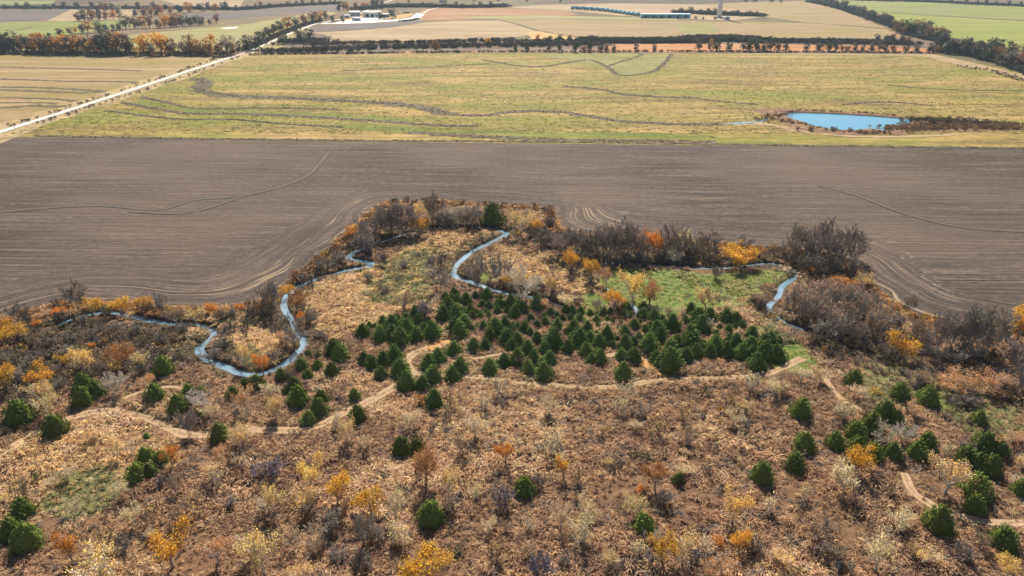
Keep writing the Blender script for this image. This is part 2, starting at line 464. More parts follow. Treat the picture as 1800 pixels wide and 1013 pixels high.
def ribbon(L, hw, z, smooth_n=5, jit=0.0, drape=False):
    L = smooth_line(L, smooth_n) if smooth_n else np.asarray(L)
    # resample evenly
    s = np.r_[0, np.cumsum(np.linalg.norm(np.diff(L, axis=0), axis=1))]
    stp = max(1.0, hw * .5)
    q = np.linspace(0, s[-1], max(3, int(s[-1] / stp)))
    L = np.stack([np.interp(q, s, L[:, 0]), np.interp(q, s, L[:, 1])], 1)
    tg = np.gradient(L, axis=0); tg /= np.linalg.norm(tg, axis=1)[:, None] + 1e-9
    nr = np.stack([-tg[:, 1], tg[:, 0]], 1)
    n = len(L); V = []; ac = []
    cols = np.linspace(-1, 1, 7)
    j0 = 1 + jit * (np.repeat(rng.random(n // 2 + 1), 2)[:n] - .5) * 2; j1 = 1 + jit * (rng.random(n) - .5) * 2
    for c_ in cols:
        P_ = L + nr * (c_ * hw * (j0 if c_ < 0 else j1))[:, None]
        zz = ground_z(P_[:, 0], P_[:, 1]) + z if drape else np.full(n, z)
        V.append(np.c_[P_, zz]); ac.append(np.full(n, c_))
    V = np.vstack(V); k_ = len(cols)
    F = np.array([[c_ * n + i, (c_ + 1) * n + i, (c_ + 1) * n + i + 1, c_ * n + i + 1] for c_ in range(k_ - 1) for i in range(n - 1)])
    return V, F[:, ::-1], np.concatenate(ac)

m_track, t, b = new_mat('wheel_track')
c = ramp(t, noise(t, pos(t), .7, 4), [(.3, (.04, .03, .026)), (.7, (.10, .075, .06))])
ac_ = attr(t, 'across').outputs['Fac']
c = mixc(t, ramp(t, math_n(t, 'ABSOLUTE', ac_), [(.3, (.0, .0, .0)), (.5, (1, 1, 1))]), (.115, .088, .072), c)
t.links.new(c, b.inputs['Base Color'])
for L in ([(-60, 377), (0, 373), (110, 364), (190, 362), (280, 369), (340, 352), (430, 344), (500, 326), (540, 309), (560, 290), (575, 272), (590, 268)],
          [(1440, 326), (1510, 345), (1580, 372), (1660, 394), (1740, 404), (1900, 410)], [(230, 372), (330, 374), (420, 348)]):
    v, f, ac = ribbon(poly(L), 1.15, .10)
    link('wheel_track', mesh_from('wheel_track', v, [f], m_track, vattr={'across': ac}), kind='structure')

m_trail, t, b = new_mat('trail_dirt')
ac_ = math_n(t, 'ABSOLUTE', attr(t, 'across').outputs['Fac'])
dirt = ramp(t, noise(t, pos(t), 1.5, 5), [(.3, (.29, .19, .11)), (.7, (.50, .355, .22))])
mid = ramp(t, noise(t, pos(t), 1.8, 5), [(.35, (.20, .14, .08)), (.65, (.40, .28, .17))])
jn = math_n(t, 'ADD', ac_, math_n(t, 'MULTIPLY', math_n(t, 'SUBTRACT', noise(t, pos(t), 1.0, 3), .5), .55))
c = mixc(t, ramp(t, jn, [(.26, (0, 0, 0)), (.42, (1, 1, 1)), (.72, (1, 1, 1)), (.9, (0, 0, 0))]), mid, dirt)
t.links.new(c, b.inputs['Base Color'])
for L, wd in TR:
    v, f, ac = ribbon(L, wd, .03, 0, .25, True)
    link('dirt_trail', mesh_from('dirt_trail', v, [f], m_trail, True, vattr={'across': ac}), kind='structure')
m_clay, t, b = new_mat('bare_orange_soil')
t.links.new(ramp(t, noise(t, pos(t), 1.0, 5), [(.35, (.34, .17, .06)), (.65, (.56, .32, .13))]), b.inputs['Base Color'])
for P_ in (poly([(745, 604), (770, 601), (790, 597), (800, 588), (788, 584), (782, 596), (765, 602), (748, 608), (748, 617), (765, 614), (790, 606), (776, 603)]), poly([(618, 610), (640, 606), (660, 612), (640, 618), (618, 616)]), poly([(1148, 640), (1160, 652), (1180, 664), (1165, 664), (1140, 650), (1110, 636), (1125, 630)])):
    cx, cy = P_.mean(0)
    ang = np.argsort(np.arctan2(P_[:, 1] - cy, P_[:, 0] - cx)); P_ = P_[ang]
    V = np.c_[np.vstack([[cx, cy], P_]), np.zeros(len(P_) + 1)]; V[:, 2] = ground_z(V[:, 0], V[:, 1]) + .06
    F = np.array([[0, i + 1, (i + 1) % len(P_) + 1] for i in range(len(P_))])
    link('bare_soil', mesh_from('bare_soil', V, [F], m_clay), kind='structure')

# ------------------------------------------------------------------ fields beyond
def sheet(name, pts, z, mat, wob=0):
    from mathutils.geometry import tessellate_polygon
    P_ = poly(pts)
    if wob:                                               # ragged natural outline
        Q = []
        for i in range(len(P_)):
            a, b_ = P_[i], P_[(i + 1) % len(P_)]
            for k_ in range(8):
                Q.append(a + (b_ - a) * k_ / 8 + (rng.random(2) - .5) * wob)
        P_ = np.array(Q)
    tr_ = tessellate_polygon([[Vector((x, y, 0)) for x, y in P_]])
    F = []
    for f in tr_:
        a, b_, c_ = (P_[i] for i in f)
        F.append(f if (b_[0] - a[0]) * (c_[1] - a[1]) - (b_[1] - a[1]) * (c_[0] - a[0]) > 0 else f[::-1])
    return link(name, mesh_from(name, np.c_[P_, np.full(len(P_), z)], [np.array(F)], mat), kind='structure')

def field_mat(name, stops, sx, sy, rz=0.0, big=None, bigs=.01, fine=.6, amt=.6):
    m, t, b = new_mat(name)
    n1 = noise(t, pos(t, sx, sy, 1, rz), 1.0, 5, .65, .4); n2 = noise(t, pos(t), fine, 5, .75)
    f = math_n(t, 'ADD', math_n(t, 'MULTIPLY', n1, amt), math_n(t, 'MULTIPLY', n2, 1 - amt))
    c = ramp(t, f, stops)
    if big:
        c = mixc(t, ramp(t, noise(t, pos(t, .55, 1.5, 1, rz), bigs, 4, .6, .5), [(.42, (0, 0, 0)), (.6, (1, 1, 1))]), c, big)
    t.links.new(c, b.inputs['Base Color'])
    bump(t, b, n2, .4, .3)
    return m, t, b, c
m_past, t, b, c = field_mat('pasture_grass', [(.36, (.08, .055, .018)), (.46, (.17, .123, .03)), (.55, (.28, .203, .05)), (.66, (.44, .32, .11))], .018, .12, R(2), None, .012, .30, .5)
gm = ramp(t, noise(t, pos(t, .5, 1.9), .016, 6, .7, .6), [(.47, (0, 0, 0)), (.60, (1, 1, 1))])
c = mixc(t, ramp(t, noise(t, pos(t, .4, 1.6), .03, 6, .75, .5), [(.5, (0, 0, 0)), (.66, (.8, .8, .8))]), c, (.44, .30, .12))
c = mixc(t, ramp(t, noise(t, pos(t, .35, 1.5, 1, .1), .045, 6, .75, .5), [(.55, (0, 0, 0)), (.68, (.7, .7, .7))]), c, (.17, .115, .05))
gcol = ramp(t, noise(t, pos(t, .3, 1), .3, 5, .7), [(.35, (.08, .095, .010)), (.5, (.155, .163, .016)), (.68, (.29, .255, .045))])
c = mixc(t, math_n(t, 'MULTIPLY', gm, .85), c, gcol)
dk = ramp(t, noise(t, pos(t, .16, 1.0), .35, 4, .75), [(.6, (0, 0, 0)), (.7, (1, 1, 1))])
c = mixc(t, math_n(t, 'MULTIPLY', dk, .45), c, (.10, .075, .04))
t.links.new(c, b.inputs['Base Color'])
sheet('pasture', [(-40, 243), (60, 222), (200, 172), (300, 136), (440, 97), (600, 95), (900, 93), (1640, 95), (1800, 128), (2100, 200), (2500, 275)], 0.0, m_past)
m_lush, _, _, _ = field_mat('lush_strip', [(.35, (.07, .085, .012)), (.5, (.13, .148, .016)), (.66, (.26, .24, .05))], .03, .15, 0, None, .01, .35, .5)
sheet('green_strip', [(520, 222), (640, 217), (760, 226), (900, 230), (1100, 232), (1260, 240), (1240, 247), (1000, 243), (800, 236), (650, 230)], .03, m_lush, 5)
sheet('green_strip', [(250, 172), (330, 188), (480, 196), (640, 202), (760, 214), (600, 212), (420, 204), (300, 196), (230, 184)], .03, m_lush, 5)
m_gfield, _, _, _ = field_mat('green_field', [(.35, (.13, .13, .04)), (.5, (.2, .2, .06)), (.66, (.3, .27, .1))], .02, .08)
sheet('green_field', [(945, 97), (1000, 95.5), (1126, 94.5), (1065, 117), (1010, 106)], .04, m_gfield)
sheet('green_field', [(1068, 118), (1128, 98), (1178, 95), (1170, 108), (1148, 126), (1092, 134)], .04, m_gfield)
m_tan, t, b, c = field_mat('cut_hay', [(0.34, (0.152, 0.099, 0.054)), (0.48, (0.272, 0.186, 0.093)), (0.6, (0.344, 0.243, 0.122)), (0.7, (0.4, 0.296, 0.16))], .008, .09, R(-3), (.23, .175, .055), .02, .12, .65)
m_pale, _, _, _ = field_mat('pale_stubble', [(0.34, (0.216, 0.152, 0.09)), (0.5, (0.32, 0.228, 0.128)), (0.66, (0.4, 0.296, 0.173))], .006, .03, R(3), None, .01, .05, .7)
m_olive, _, _, _ = field_mat('olive_hay', [(.34, (.19, .17, .06)), (.5, (.25, .22, .08)), (.66, (.32, .27, .11))], .004, .03, 0, None, .01, .05, .6)
m_green, _, _, _ = field_mat('winter_wheat', [(0.34, (0.136, 0.152, 0.035)), (0.5, (0.184, 0.205, 0.051)), (0.66, (0.256, 0.251, 0.077))], .004, .02, 0, None, .01, .05, .6)
m_bright, _, _, _ = field_mat('bright_wheat', [(0.34, (0.152, 0.175, 0.026)), (0.5, (0.2, 0.228, 0.038)), (0.66, (0.288, 0.281, 0.07))], .004, .02, 0, None, .01, .05, .6)
m_slate, _, _, _ = field_mat('slate_plough', [(.34, (.085, .07, .065)), (.5, (.115, .095, .085)), (.66, (.17, .135, .115))], .004, .03, 0, None, .01, .05, .6)
m_red, _, _, _ = field_mat('red_stubble', [(0.34, (0.192, 0.091, 0.045)), (0.5, (0.288, 0.144, 0.07)), (0.66, (0.36, 0.228, 0.115))], .004, .03, 0, None, .01, .05, .6)
m_rust, _, _, _ = field_mat('rust_grass', [(0.34, (0.24, 0.099, 0.035)), (0.5, (0.368, 0.16, 0.058)), (0.66, (0.44, 0.251, 0.109))], .02, .05, 0, None, .01, .1, .6)
m_dull, _, _, _ = field_mat('dry_weeds', [(.34, (.07, .05, .04)), (.5, (.14, .10, .07)), (.66, (.24, .17, .11))], .02, .05, 0, None, .01, .1, .6)
m_gold, _, _, _ = field_mat('golden_grass', [(.34, (.34, .21, .08)), (.5, (.45, .29, .11)), (.66, (.52, .36, .16))], .02, .05, 0, None, .01, .1, .6)
m_chalk, _, _, _ = field_mat('white_gravel', [(.3, (.62, .60, .57)), (.7, (.82, .80, .77))], .2, .2)
for nm, pts, z, m in [
    ('hay_field', [(-500, 98), (0, 97), (150, 98), (300, 97.5), (396, 98.5), (300, 132), (150, 182), (0, 229), (-300, 320), (-900, 320)], .02, m_tan),
    ('olive_field', [(-30, 84), (90, 76), (180, 68), (240, 60), (330, 52), (440, 42), (560, 20), (596, 22), (575, 30), (520, 52), (430, 94), (396, 98.5), (300, 97.5), (0, 97), (-100, 97)], .03, m_olive),
    ('wheat_field', [(-120, 42), (0, 38.5), (140, 39), (215, 36), (250, 40), (215, 50), (100, 63), (0, 72), (-120, 80)], .04, m_green),
    ('slate_field', [(-200, 16.5), (120, 16.5), (142, 22), (130, 31), (80, 35), (0, 40), (-200, 44)], .05, m_slate),
    ('stubble_field', [(125, 17), (240, 17), (225, 34), (140, 39), (80, 38)], .06, m_pale),
    ('slate_field', [(320, 23), (400, 20), (470, 16), (596, 8), (612, 16), (560, 22), (470, 28), (400, 33), (330, 34)], .06, m_slate),
    ('green_field', [(-300, 1), (100, 1), (90, 7), (0, 9), (-300, 12)], .06, m_green),
    ('stubble_field', [(280, 0), (430, 0), (420, 14), (330, 14)], .06, m_pale),
    ('grass_verge', [(430, 95), (520, 55), (545, 48), (552, 60), (520, 70), (480, 96)], .03, m_olive),
    ('slate_field', [(545, 57), (547, 46), (610, 42.5), (680, 41), (742, 36), (745, 40), (690, 48), (610, 54)], .06, m_slate),
    ('stubble_field', [(545, 58), (610, 54.5), (690, 48.5), (745, 40), (800, 36.5), (885, 36), (942, 54), (930, 62), (880, 70), (760, 75), (600, 79), (520, 80)], .04, m_pale),
    ('red_field', [(738, 36), (732, 26), (745, 16), (800, 12.5), (900, 14.5), (1000, 20.5), (1020, 27), (930, 30), (860, 33), (800, 36)], .05, m_red),
    ('stubble_field', [(862, 33.5), (1020, 30.5), (1100, 34), (1270, 37), (1420, 40), (1560, 52), (1600, 66), (1480, 70), (1200, 70), (1000, 68), (945, 54), (886, 36)], .045, m_tan),
    ('olive_field', [(800, 30), (930, 26.5), (1120, 31), (1190, 33), (1190, 36), (1000, 33.5), (860, 34)], .08, m_olive),
    ('golden_field', [(925, 58), (945, 55), (985, 61), (1020, 66), (1000, 70), (935, 69)], .09, m_gold),
    ('green_field', [(1188, 43.5), (1250, 42), (1268, 57), (1230, 60), (1200, 60)], .09, m_gfield),
    ('stubble_field', [(890, 13), (960, 8.5), (1080, 6), (1230, 8), (1290, 16), (1340, 30), (1290, 36.5), (1190, 33), (1120, 30), (1030, 22)], .06, m_pale),
    ('stubble_field', [(1230, 7.5), (1320, 4), (1420, 1), (1450, 8), (1560, 50), (1420, 40), (1340, 30)], .05, m_tan),
    ('weedy_ground', [(520, 80), (600, 79), (760, 75.5), (880, 70.5), (1000, 69), (1200, 70.5), (1480, 70.5), (1620, 66), (1660, 90), (1640, 95), (900, 93), (600, 95), (440, 97), (470, 92)], .05, m_dull),
    ('pink_soil', [(640, 93), (700, 90.5), (850, 88.5), (1000, 88), (1060, 86), (1060, 91), (900, 92), (700, 94)], .10, m_red),
    ('rust_field', [(1060, 85.5), (1080, 78.5), (1200, 77), (1330, 78), (1420, 79), (1540, 82), (1640, 86), (1640, 93), (1400, 91.5), (1200, 92), (1070, 91)], .10, m_rust),
    ('wheat_field', [(1455, 1), (1560, 2), (1680, 6), (1830, 12), (2300, 20), (2300, 52), (1830, 38), (1700, 31), (1620, 26.5), (1530, 20.5), (1490, 14)], .05, m_green),
    ('bright_field', [(1540, 22), (1620, 27.5), (1700, 32), (1830, 39), (2300, 54), (2300, 180), (1830, 98), (1740, 76), (1640, 62), (1590, 42)], .05, m_bright),
    ('gravel_yard', [(560, 41), (590, 40), (600, 37.5), (640, 31), (668, 31), (674, 35.5), (700, 34.5), (722, 31), (732, 23), (746, 25.5), (738, 33), (700, 37.2), (660, 40), (610, 42), (560, 42.3)], .10, m_chalk),
    ('golden_field', [(676, 33.5), (690, 29), (716, 24), (728, 23), (720, 30), (700, 33.5)], .12, m_gold),
    ('golden_field', [(604, 37), (612, 30), (640, 28), (634, 31.5), (612, 36)], .12, m_gold),
    ('puddle', [(388, 50.5), (396, 49), (418, 47.5), (417, 49.5), (402, 51.5)], .08, m_chalk),
    ('creek_bed', [(595, 82), (680, 80.6), (780, 80.0), (830, 78.6), (830, 79.8), (780, 81.6), (680, 82.4), (595, 83.4)], .09, m_chalk),
    ('weedy_ground', [(480, 96), (500, 80), (540, 56), (575, 62), (580, 74), (620, 80), (620, 95)], .06, m_dull),
    ('bare_track', [(1300, 92.5), (1640, 95.5), (1740, 118), (1900, 155), (1900, 162), (1700, 118), (1620, 98.5), (1300, 95)], .04, m_pale),
]:
    sheet(nm, pts, z, m)

# gravel road with shoulders
road = [(-160, 288), (-60, 257), (0, 233), (120, 195), (240, 156), (330, 126), (405, 101.5), (450, 86), (520, 55), (556, 42), (600, 34), (640, 22), (668, 8), (690, 0)]
m_road, t, b = new_mat('pale_gravel')
ac_ = math_n(t, 'ABSOLUTE', attr(t, 'across').outputs['Fac'])
c = ramp(t, noise(t, pos(t), .5, 5), [(.3, (.5, .46, .42)), (.7, (.72, .68, .63))])
c = mixc(t, ramp(t, math_n(t, 'ADD', ac_, math_n(t, 'MULTIPLY', noise(t, pos(t), .25, 4), .3)), [(.78, (0, 0, 0)), (1.0, (1, 1, 1))]), c, (.42, .32, .2))
t.links.new(c, b.inputs['Base Color'])
v, f, ac = ribbon(poly(road), 2.9, .22, 1)
link('gravel_road', mesh_from('gravel_road', v, [f], m_road, vattr={'across': ac}), kind='structure')
m_verge, _, _, _ = field_mat('road_verge', [(.34, (.16, .11, .06)), (.5, (.34, .25, .13)), (.66, (.46, .36, .2))], .1, .1, 0, None, .01, .4, .5)
v, f, ac = ribbon(poly(road[:8]), 10.0, .05, 1, .2)
link('road_verge', mesh_from('road_verge', v, [f], m_verge), kind='structure')
v, f, ac = ribbon(poly([(744, 24), (760, 16), (800, 10), (860, 6), (900, 3)]), 2.5, .2, 3)
link('farm_lane', mesh_from('farm_lane', v, [f], m_road, vattr={'across': ac}), kind='structure')

# pond and the ditch feeding it
POND = [(1379, 199), (1420, 199.5), (1470, 201.5), (1530, 205), (1580, 209), (1598, 212), (1596, 218), (1575, 222), (1555, 231), (1530, 228), (1500, 231), (1470, 229), (1440, 225), (1415, 216), (1390, 208)]
PP = smooth_line(np.vstack([poly(POND), poly(POND[:1])]), 5)[:-1]
m_bankm, _, _, _ = field_mat('pond_bank', [(.34, (.09, .055, .03)), (.5, (.19, .11, .06)), (.66, (.33, .21, .12))], .2, .2, 0, None, .01, .5, .5)
cxy = PP.mean(0); n = len(PP)
rings = [(1.0, -.25), (1.03, .25), (1.10, .7), (1.28, .5), (1.5, .02)]
V = np.vstack([np.c_[cxy + (PP - cxy) * s_ * (1 + (.06 * (rng.random((n, 1)) - .5) if s_ > 1.05 else 0)), np.full(n, z_)] for s_, z_ in rings])
F = np.array([[r_ * n + i, r_ * n + (i + 1) % n, (r_ + 1) * n + (i + 1) % n, (r_ + 1) * n + i] for r_ in range(len(rings) - 1) for i in range(n)])
link('pond_bank', mesh_from('pond_bank', V, [F[:, ::-1]], m_bankm, True), kind='structure')
V = np.vstack([np.c_[cxy[None], [[.06]]], np.c_[cxy + (PP - cxy) * 1.02, np.full(n, .06)]])
link('pond', mesh_from('pond', V, [np.array([[0, i + 1, (i + 1) % n + 1] for i in range(n)])], m_pond), kind='structure')
sheet('inlet_water', [(1270, 218.5), (1300, 215), (1332, 213.5), (1348, 207), (1351, 211), (1332, 216), (1298, 219.5)], .07, m_stream, 2)
sheet('sandy_bank', [(1290, 221), (1340, 215), (1380, 222), (1430, 232), (1500, 238), (1560, 240), (1720, 234), (1720, 236), (1560, 243), (1480, 241), (1400, 232), (1350, 221)], .08, m_pale, 2)
sheet('pond_marsh', [(1590, 208), (1650, 211), (1760, 214), (1800, 220), (1800, 232), (1700, 233), (1600, 234), (1570, 226)], .03, m_bankm, 4)

# weedy ditches and terrace lines crossing the pasture
m_ditch, _, _, _ = field_mat('ditch_weeds', [(.34, (.05, .04, .025)), (.5, (.11, .085, .05)), (.66, (.24, .19, .11))], .2, .2, 0, None, .01, .5, .4)
ac_ = math_n(t, 'ABSOLUTE', attr(t, 'across').outputs['Fac'])
al_ = ramp(t, math_n(t, 'ADD', math_n(t, 'MULTIPLY', ac_, -.55), noise(t, pos(t, .5, 1), .55, 5, .75)), [(.08, (0, 0, 0)), (.22, (1, 1, 1))])
t.links.new(al_, b.inputs['Alpha'])
DITCH = [([(345, 138), (360, 146), (352, 160), (400, 168), (500, 172.5), (600, 177), (690, 183), (745, 190), (790, 202)], 3.2), ([(790, 202), (850, 203), (910, 196), (980, 197), (1040, 205), (1090, 213), (1180, 218), (1270, 219)], 1.8),
         ([(250, 171), (300, 182), (350, 191), (467, 190), (600, 193)], .9), ([(215, 181), (283, 193), (333, 200), (400, 200), (500, 203), (600, 209), (680, 214), (760, 220), (840, 222)], 1.5),
         ([(188, 195), (250, 203), (320, 210), (400, 210), (500, 218), (600, 224)], .9), ([(720, 233), (800, 238), (900, 243), (1000, 246), (1150, 248), (1260, 251)], 1.8), ([(990, 152), (1060, 158), (1100, 167), (1210, 173)], 1.6),
         ([(1200, 170), (1260, 178), (1330, 184)], 1.0), ([(850, 106), (940, 118), (1030, 106), (1066, 117), (1092, 133), (1148, 126), (1172, 107), (1180, 95)], 1.2), ([(1066, 117), (1128, 97), (1110, 94.5)], 1.0),
         ([(60, 239), (260, 243), (600, 247), (1000, 250), (1400, 256), (1900, 262)], .9), ([(1480, 184), (1560, 180), (1640, 186)], .7), ([(1560, 150), (1660, 158), (1800, 160)], .6), ([(600, 125), (760, 118), (860, 112)], .5),
         ([(0, 118), (120, 121), (250, 125)], 1.2), ([(0, 139), (110, 143), (220, 144), (240, 147)], 1.4), ([(0, 153), (90, 155), (180, 161), (130, 163), (0, 158)], 1.8), ([(0, 172), (90, 174), (130, 178)], 1.4), ([(0, 190), (60, 186), (110, 188)], 2.2), ([(0, 181), (70, 181), (100, 182)], 1.2)]
for L, hw in DITCH:
    v, f, ac = ribbon(poly(L), hw * 1.35, .09, 4, .5)
    v[:, 2] += (1 - ac ** 2) * .25 * (rng.random(len(v)) * .7 + .3)
    link('weedy_ditch', mesh_from('weedy_ditch', v, [f], m_ditch, vattr={'across': ac}), kind='structure')
for L in ([(880, 36), (910, 43), (945, 54), (985, 61), (1020, 66)], [(800, 34), (1000, 34), (1200, 37.3), (1290, 38.5)], [(1270, 36.5), (1420, 41), (1500, 46)], [(1550, 21), (1640, 26), (1700, 30.5), (1800, 36)], [(0, 54), (30, 53), (56, 48)]):
    v, f, ac = ribbon(poly(L), 2.2, .15, 3, .5)
    link('field_hedge_strip', mesh_from('field_hedge_strip', v, [f], m_ditch, vattr={'across': ac}), kind='structure')

# ================================================================== VEGETATION
def tint_mat(name, trans, rough=.8, shade='shade', src='OBJECT', spread=.55, spec=.1):
    """plant surface: the thing's own tint varied from leaf to leaf, partly translucent"""
    m, t, b = new_mat(name)
    if src == 'OBJECT':
        col = N(t, 'ShaderNodeObjectInfo').outputs['Color']
    else:
        col = attr(t, 'tint', 'INSTANCER').outputs['Color']
    sh = attr(t, shade).outputs['Fac']
    hs = N(t, 'ShaderNodeHueSaturation')
    t.links.new(col, hs.inputs['Color'])
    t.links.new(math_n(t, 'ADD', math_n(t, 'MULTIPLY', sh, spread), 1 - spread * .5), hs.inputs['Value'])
    t.links.new(math_n(t, 'ADD', math_n(t, 'MULTIPLY', sh, .05), .475), hs.inputs['Hue'])
    t.links.new(hs.outputs[0], b.inputs['Base Color'])
    b.inputs['Roughness'].default_value = rough; b.inputs['Specular IOR Level'].default_value = spec
    if trans > 0:
        tr_ = N(t, 'ShaderNodeBsdfTranslucent'); t.links.new(hs.outputs[0], tr_.inputs['Color'])
        mx = N(t, 'ShaderNodeMixShader'); mx.inputs[0].default_value = trans
        out = [n for n in t.nodes if n.type == 'OUTPUT_MATERIAL'][0]
        t.links.new(b.outputs[0], mx.inputs[1]); t.links.new(tr_.outputs[0], mx.inputs[2]); t.links.new(mx.outputs[0], out.inputs[0])
    return m
m_leaf = tint_mat('autumn_leaf', .4, spread=.85)
m_needle = tint_mat('cedar_needles', 0, spread=.9)
m_twig = tint_mat('twig_bark', 0, spread=.5)
m_grass = tint_mat('dry_grass', .22, src='INST', spread=.8)
m_bush = tint_mat('bush_twigs', .1, src='INST', spread=.7)

def instancer(name, protos, P_, rot, scl, idx, tint, kind='stuff'):
    col = bpy.data.collections.new(name + '_pieces')
    for i, me in enumerate(protos):
        o = bpy.data.objects.new('%s_piece.%03d' % (name, i), me); col.objects.link(o)
    n = len(P_)
    me = bpy.data.meshes.new(name); me.vertices.add(n); me.vertices.foreach_set('co', np.asarray(P_, np.float32).ravel())
    a = me.attributes.new('rot', 'FLOAT_VECTOR', 'POINT'); a.data.foreach_set('vector', np.asarray(rot, np.float32).ravel())
    a = me.attributes.new('scl', 'FLOAT_VECTOR', 'POINT'); a.data.foreach_set('vector', np.asarray(scl, np.float32).ravel())
    a = me.attributes.new('idx', 'INT', 'POINT'); a.data.foreach_set('value', np.asarray(idx, np.int32))
    a = me.attributes.new('tint', 'FLOAT_COLOR', 'POINT'); a.data.foreach_set('color', np.c_[tint, np.ones(n)].astype(np.float32).ravel())
    o = link(name, me, kind=kind)
    g = bpy.data.node_groups.new(name + '_scatter', 'GeometryNodeTree')
    g.interface.new_socket('Geometry', in_out='INPUT', socket_type='NodeSocketGeometry')
    g.interface.new_socket('Geometry', in_out='OUTPUT', socket_type='NodeSocketGeometry')
    gi = g.nodes.new('NodeGroupInput'); go = g.nodes.new('NodeGroupOutput')
    ip = g.nodes.new('GeometryNodeInstanceOnPoints'); ci = g.nodes.new('GeometryNodeCollectionInfo')
    ci.inputs['Collection'].default_value = col; ci.inputs['Separate Children'].default_value = True; ci.inputs['Reset Children'].default_value = True
    def na(nm, dt):
        q = g.nodes.new('GeometryNodeInputNamedAttribute'); q.data_type = dt; q.inputs['Name'].default_value = nm; return q.outputs[0]
    ip.inputs['Pick Instance'].default_value = True
    g.links.new(gi.outputs[0], ip.inputs['Points']); g.links.new(ci.outputs[0], ip.inputs['Instance'])
    g.links.new(na('idx', 'INT'), ip.inputs['Instance Index'])
    er = g.nodes.new('FunctionNodeEulerToRotation'); g.links.new(na('rot', 'FLOAT_VECTOR'), er.inputs[0]); g.links.new(er.outputs[0], ip.inputs['Rotation'])
    g.links.new(na('scl', 'FLOAT_VECTOR'), ip.inputs['Scale']); g.links.new(ip.outputs[0], go.inputs[0])
    md = o.modifiers.new('scatter', 'NODES'); md.node_group = g
    return o

# ------------------------------------------------------------------ grass tussocks
def tussock(rg, nb, r, h, droop, wid):
    V = []; F = []; sh = []
    lean = rg.normal(size=2) * .25
    for i in range(nb):
        a = rg.random() * 6.283; rr = r * math.sqrt(rg.random()) * .45
        p = np.array([math.cos(a) * rr, math.sin(a) * rr, -.05])
        d = np.array([math.cos(a + rg.normal() * .5), math.sin(a + rg.normal() * .5)]) * r * (.5 + .9 * rg.random()) + lean * r
        hh = h * (.6 + .55 * rg.random()); dr = droop * rg.random()
        side = np.array([-d[1], d[0], 0.0]); side /= np.linalg.norm(side) + 1e-6
        w_ = wid * (.7 + .6 * rg.random())
        pts = [p, p + [d[0] * .35, d[1] * .35, hh * .75], p + [d[0] * .8, d[1] * .8, hh * (1 - dr * .25)], p + [d[0] * 1.25, d[1] * 1.25, hh * (.95 - dr)]]
        ww = [w_ * .7, w_, w_ * .8, w_ * .25]
        o = len(V)
        for q, x in zip(pts, ww): V += [q - side * x, q + side * x]
        for k in range(3): F.append([o + 2 * k, o + 2 * k + 1, o + 2 * k + 3, o + 2 * k + 2])
        sh += [rg.random()] * 3
    return mesh_from('tussock', np.array(V), [np.array(F)], m_grass, True, {'shade': sh})
rg = np.random.default_rng(11)
TUS = [tussock(rg, 34, .48, .5, .7, .036) for i in range(4)] + [tussock(rg, 36, .62, .38, .9, .04) for i in range(3)] + [tussock(rg, 26, .34, .62, .4, .034) for i in range(2)]

def pick(pal, n, rg):
    pal = np.array(pal)
    c = pal[rg.integers(0, len(pal), n)]
    return c * (0.8 + .4 * rg.random((n, 1)))
def candidates(spacing, rg, y0=50, y1=200):
    out = []
    ys = np.arange(y0, y1, spacing)
    for y in ys:
        hw_ = (y * math.cos(PITCH) + CAMH * math.sin(PITCH)) * .72 + 5
        hw_ = min(hw_, 150)
        xs = np.arange(-hw_, hw_, spacing)
        out.append(np.c_[xs, np.full(len(xs), y)])
    p = np.vstack(out); return p + (rg.random(p.shape) - .5) * spacing * 1.3
def samp(A, x, y):
    i = np.clip(((x - GX0) / ST).round().astype(int), 0, len(gx) - 1); j = np.clip(((y - GY0) / ST).round().astype(int), 0, len(gy) - 1)
    return A[j, i]
p = candidates(.50, rg)
x, y = p.T
def hides(x, y): return np.minimum(samp(ND, x, y + 1.6), samp(ND, x, y + 3.0))
lw, ge, stw_, bsh = (samp(A, x, y) for A in (lawn, greenish, straw, brush))
dens = (.35 + .8 * sstep(.36, .62, fbm(x * .33, y * .33, 3))) * (.55 + .6 * sstep(.35, .55, fbm(x * .06 + 40, y * .06, 2)))
dens = np.where(lw > .5, .10 + .5 * sstep(.5, .62, fbm(x * .12 + 5, y * .12, 2)), dens)
ok = (samp(ND, x, y) > .55) & ((hides(x, y) > .3) | (rg.random(len(x)) < .22)) & ((samp(TD, x, y) > .10) | (rg.random(len(x)) < .10)) & (samp(ED, x, y) > .4) & (rg.random(len(x)) < dens)
x, y, lw, ge, stw_, bsh = (a[ok] for a in (x, y, lw, ge, stw_, bsh)); n = len(x)
patch = fbm(x * .07 + 20, y * .07, 3) + (rg.random(n) - .5) * .13
tint = np.where((patch > .53)[:, None], pick([(.61, .42, .25), (.53, .34, .195), (.46, .28, .155), (.63, .46, .29)], n, rg), pick([(.37, .22, .13), (.30, .17, .105), (.43, .265, .155), (.25, .155, .105), (.51, .335, .205)], n, rg))
tint = np.where((rg.random(n) < .10)[:, None], pick([(.17, .13, .11), (.24, .2, .17), (.13, .1, .08)], n, rg), tint)
def zone(m, pal, pr=.85):
    global tint
    k = (m > .5) & (rg.random(n) < pr); tint = np.where(k[:, None], pick(pal, n, rg), tint)
zone(stw_, [(.70, .49, .25), (.62, .41, .19), (.52, .33, .16), (.74, .56, .32)])
zone(ge, [(.22, .22, .09), (.30, .27, .12), (.36, .29, .14), (.2, .2, .1)], .75)
zone(bsh, [(.10, .075, .055), (.16, .12, .085), (.13, .11, .05), (.22, .15, .09)], .8)
zone(lw, [(.2, .23, .05), (.5, .41, .22), (.36, .33, .14)], 1)
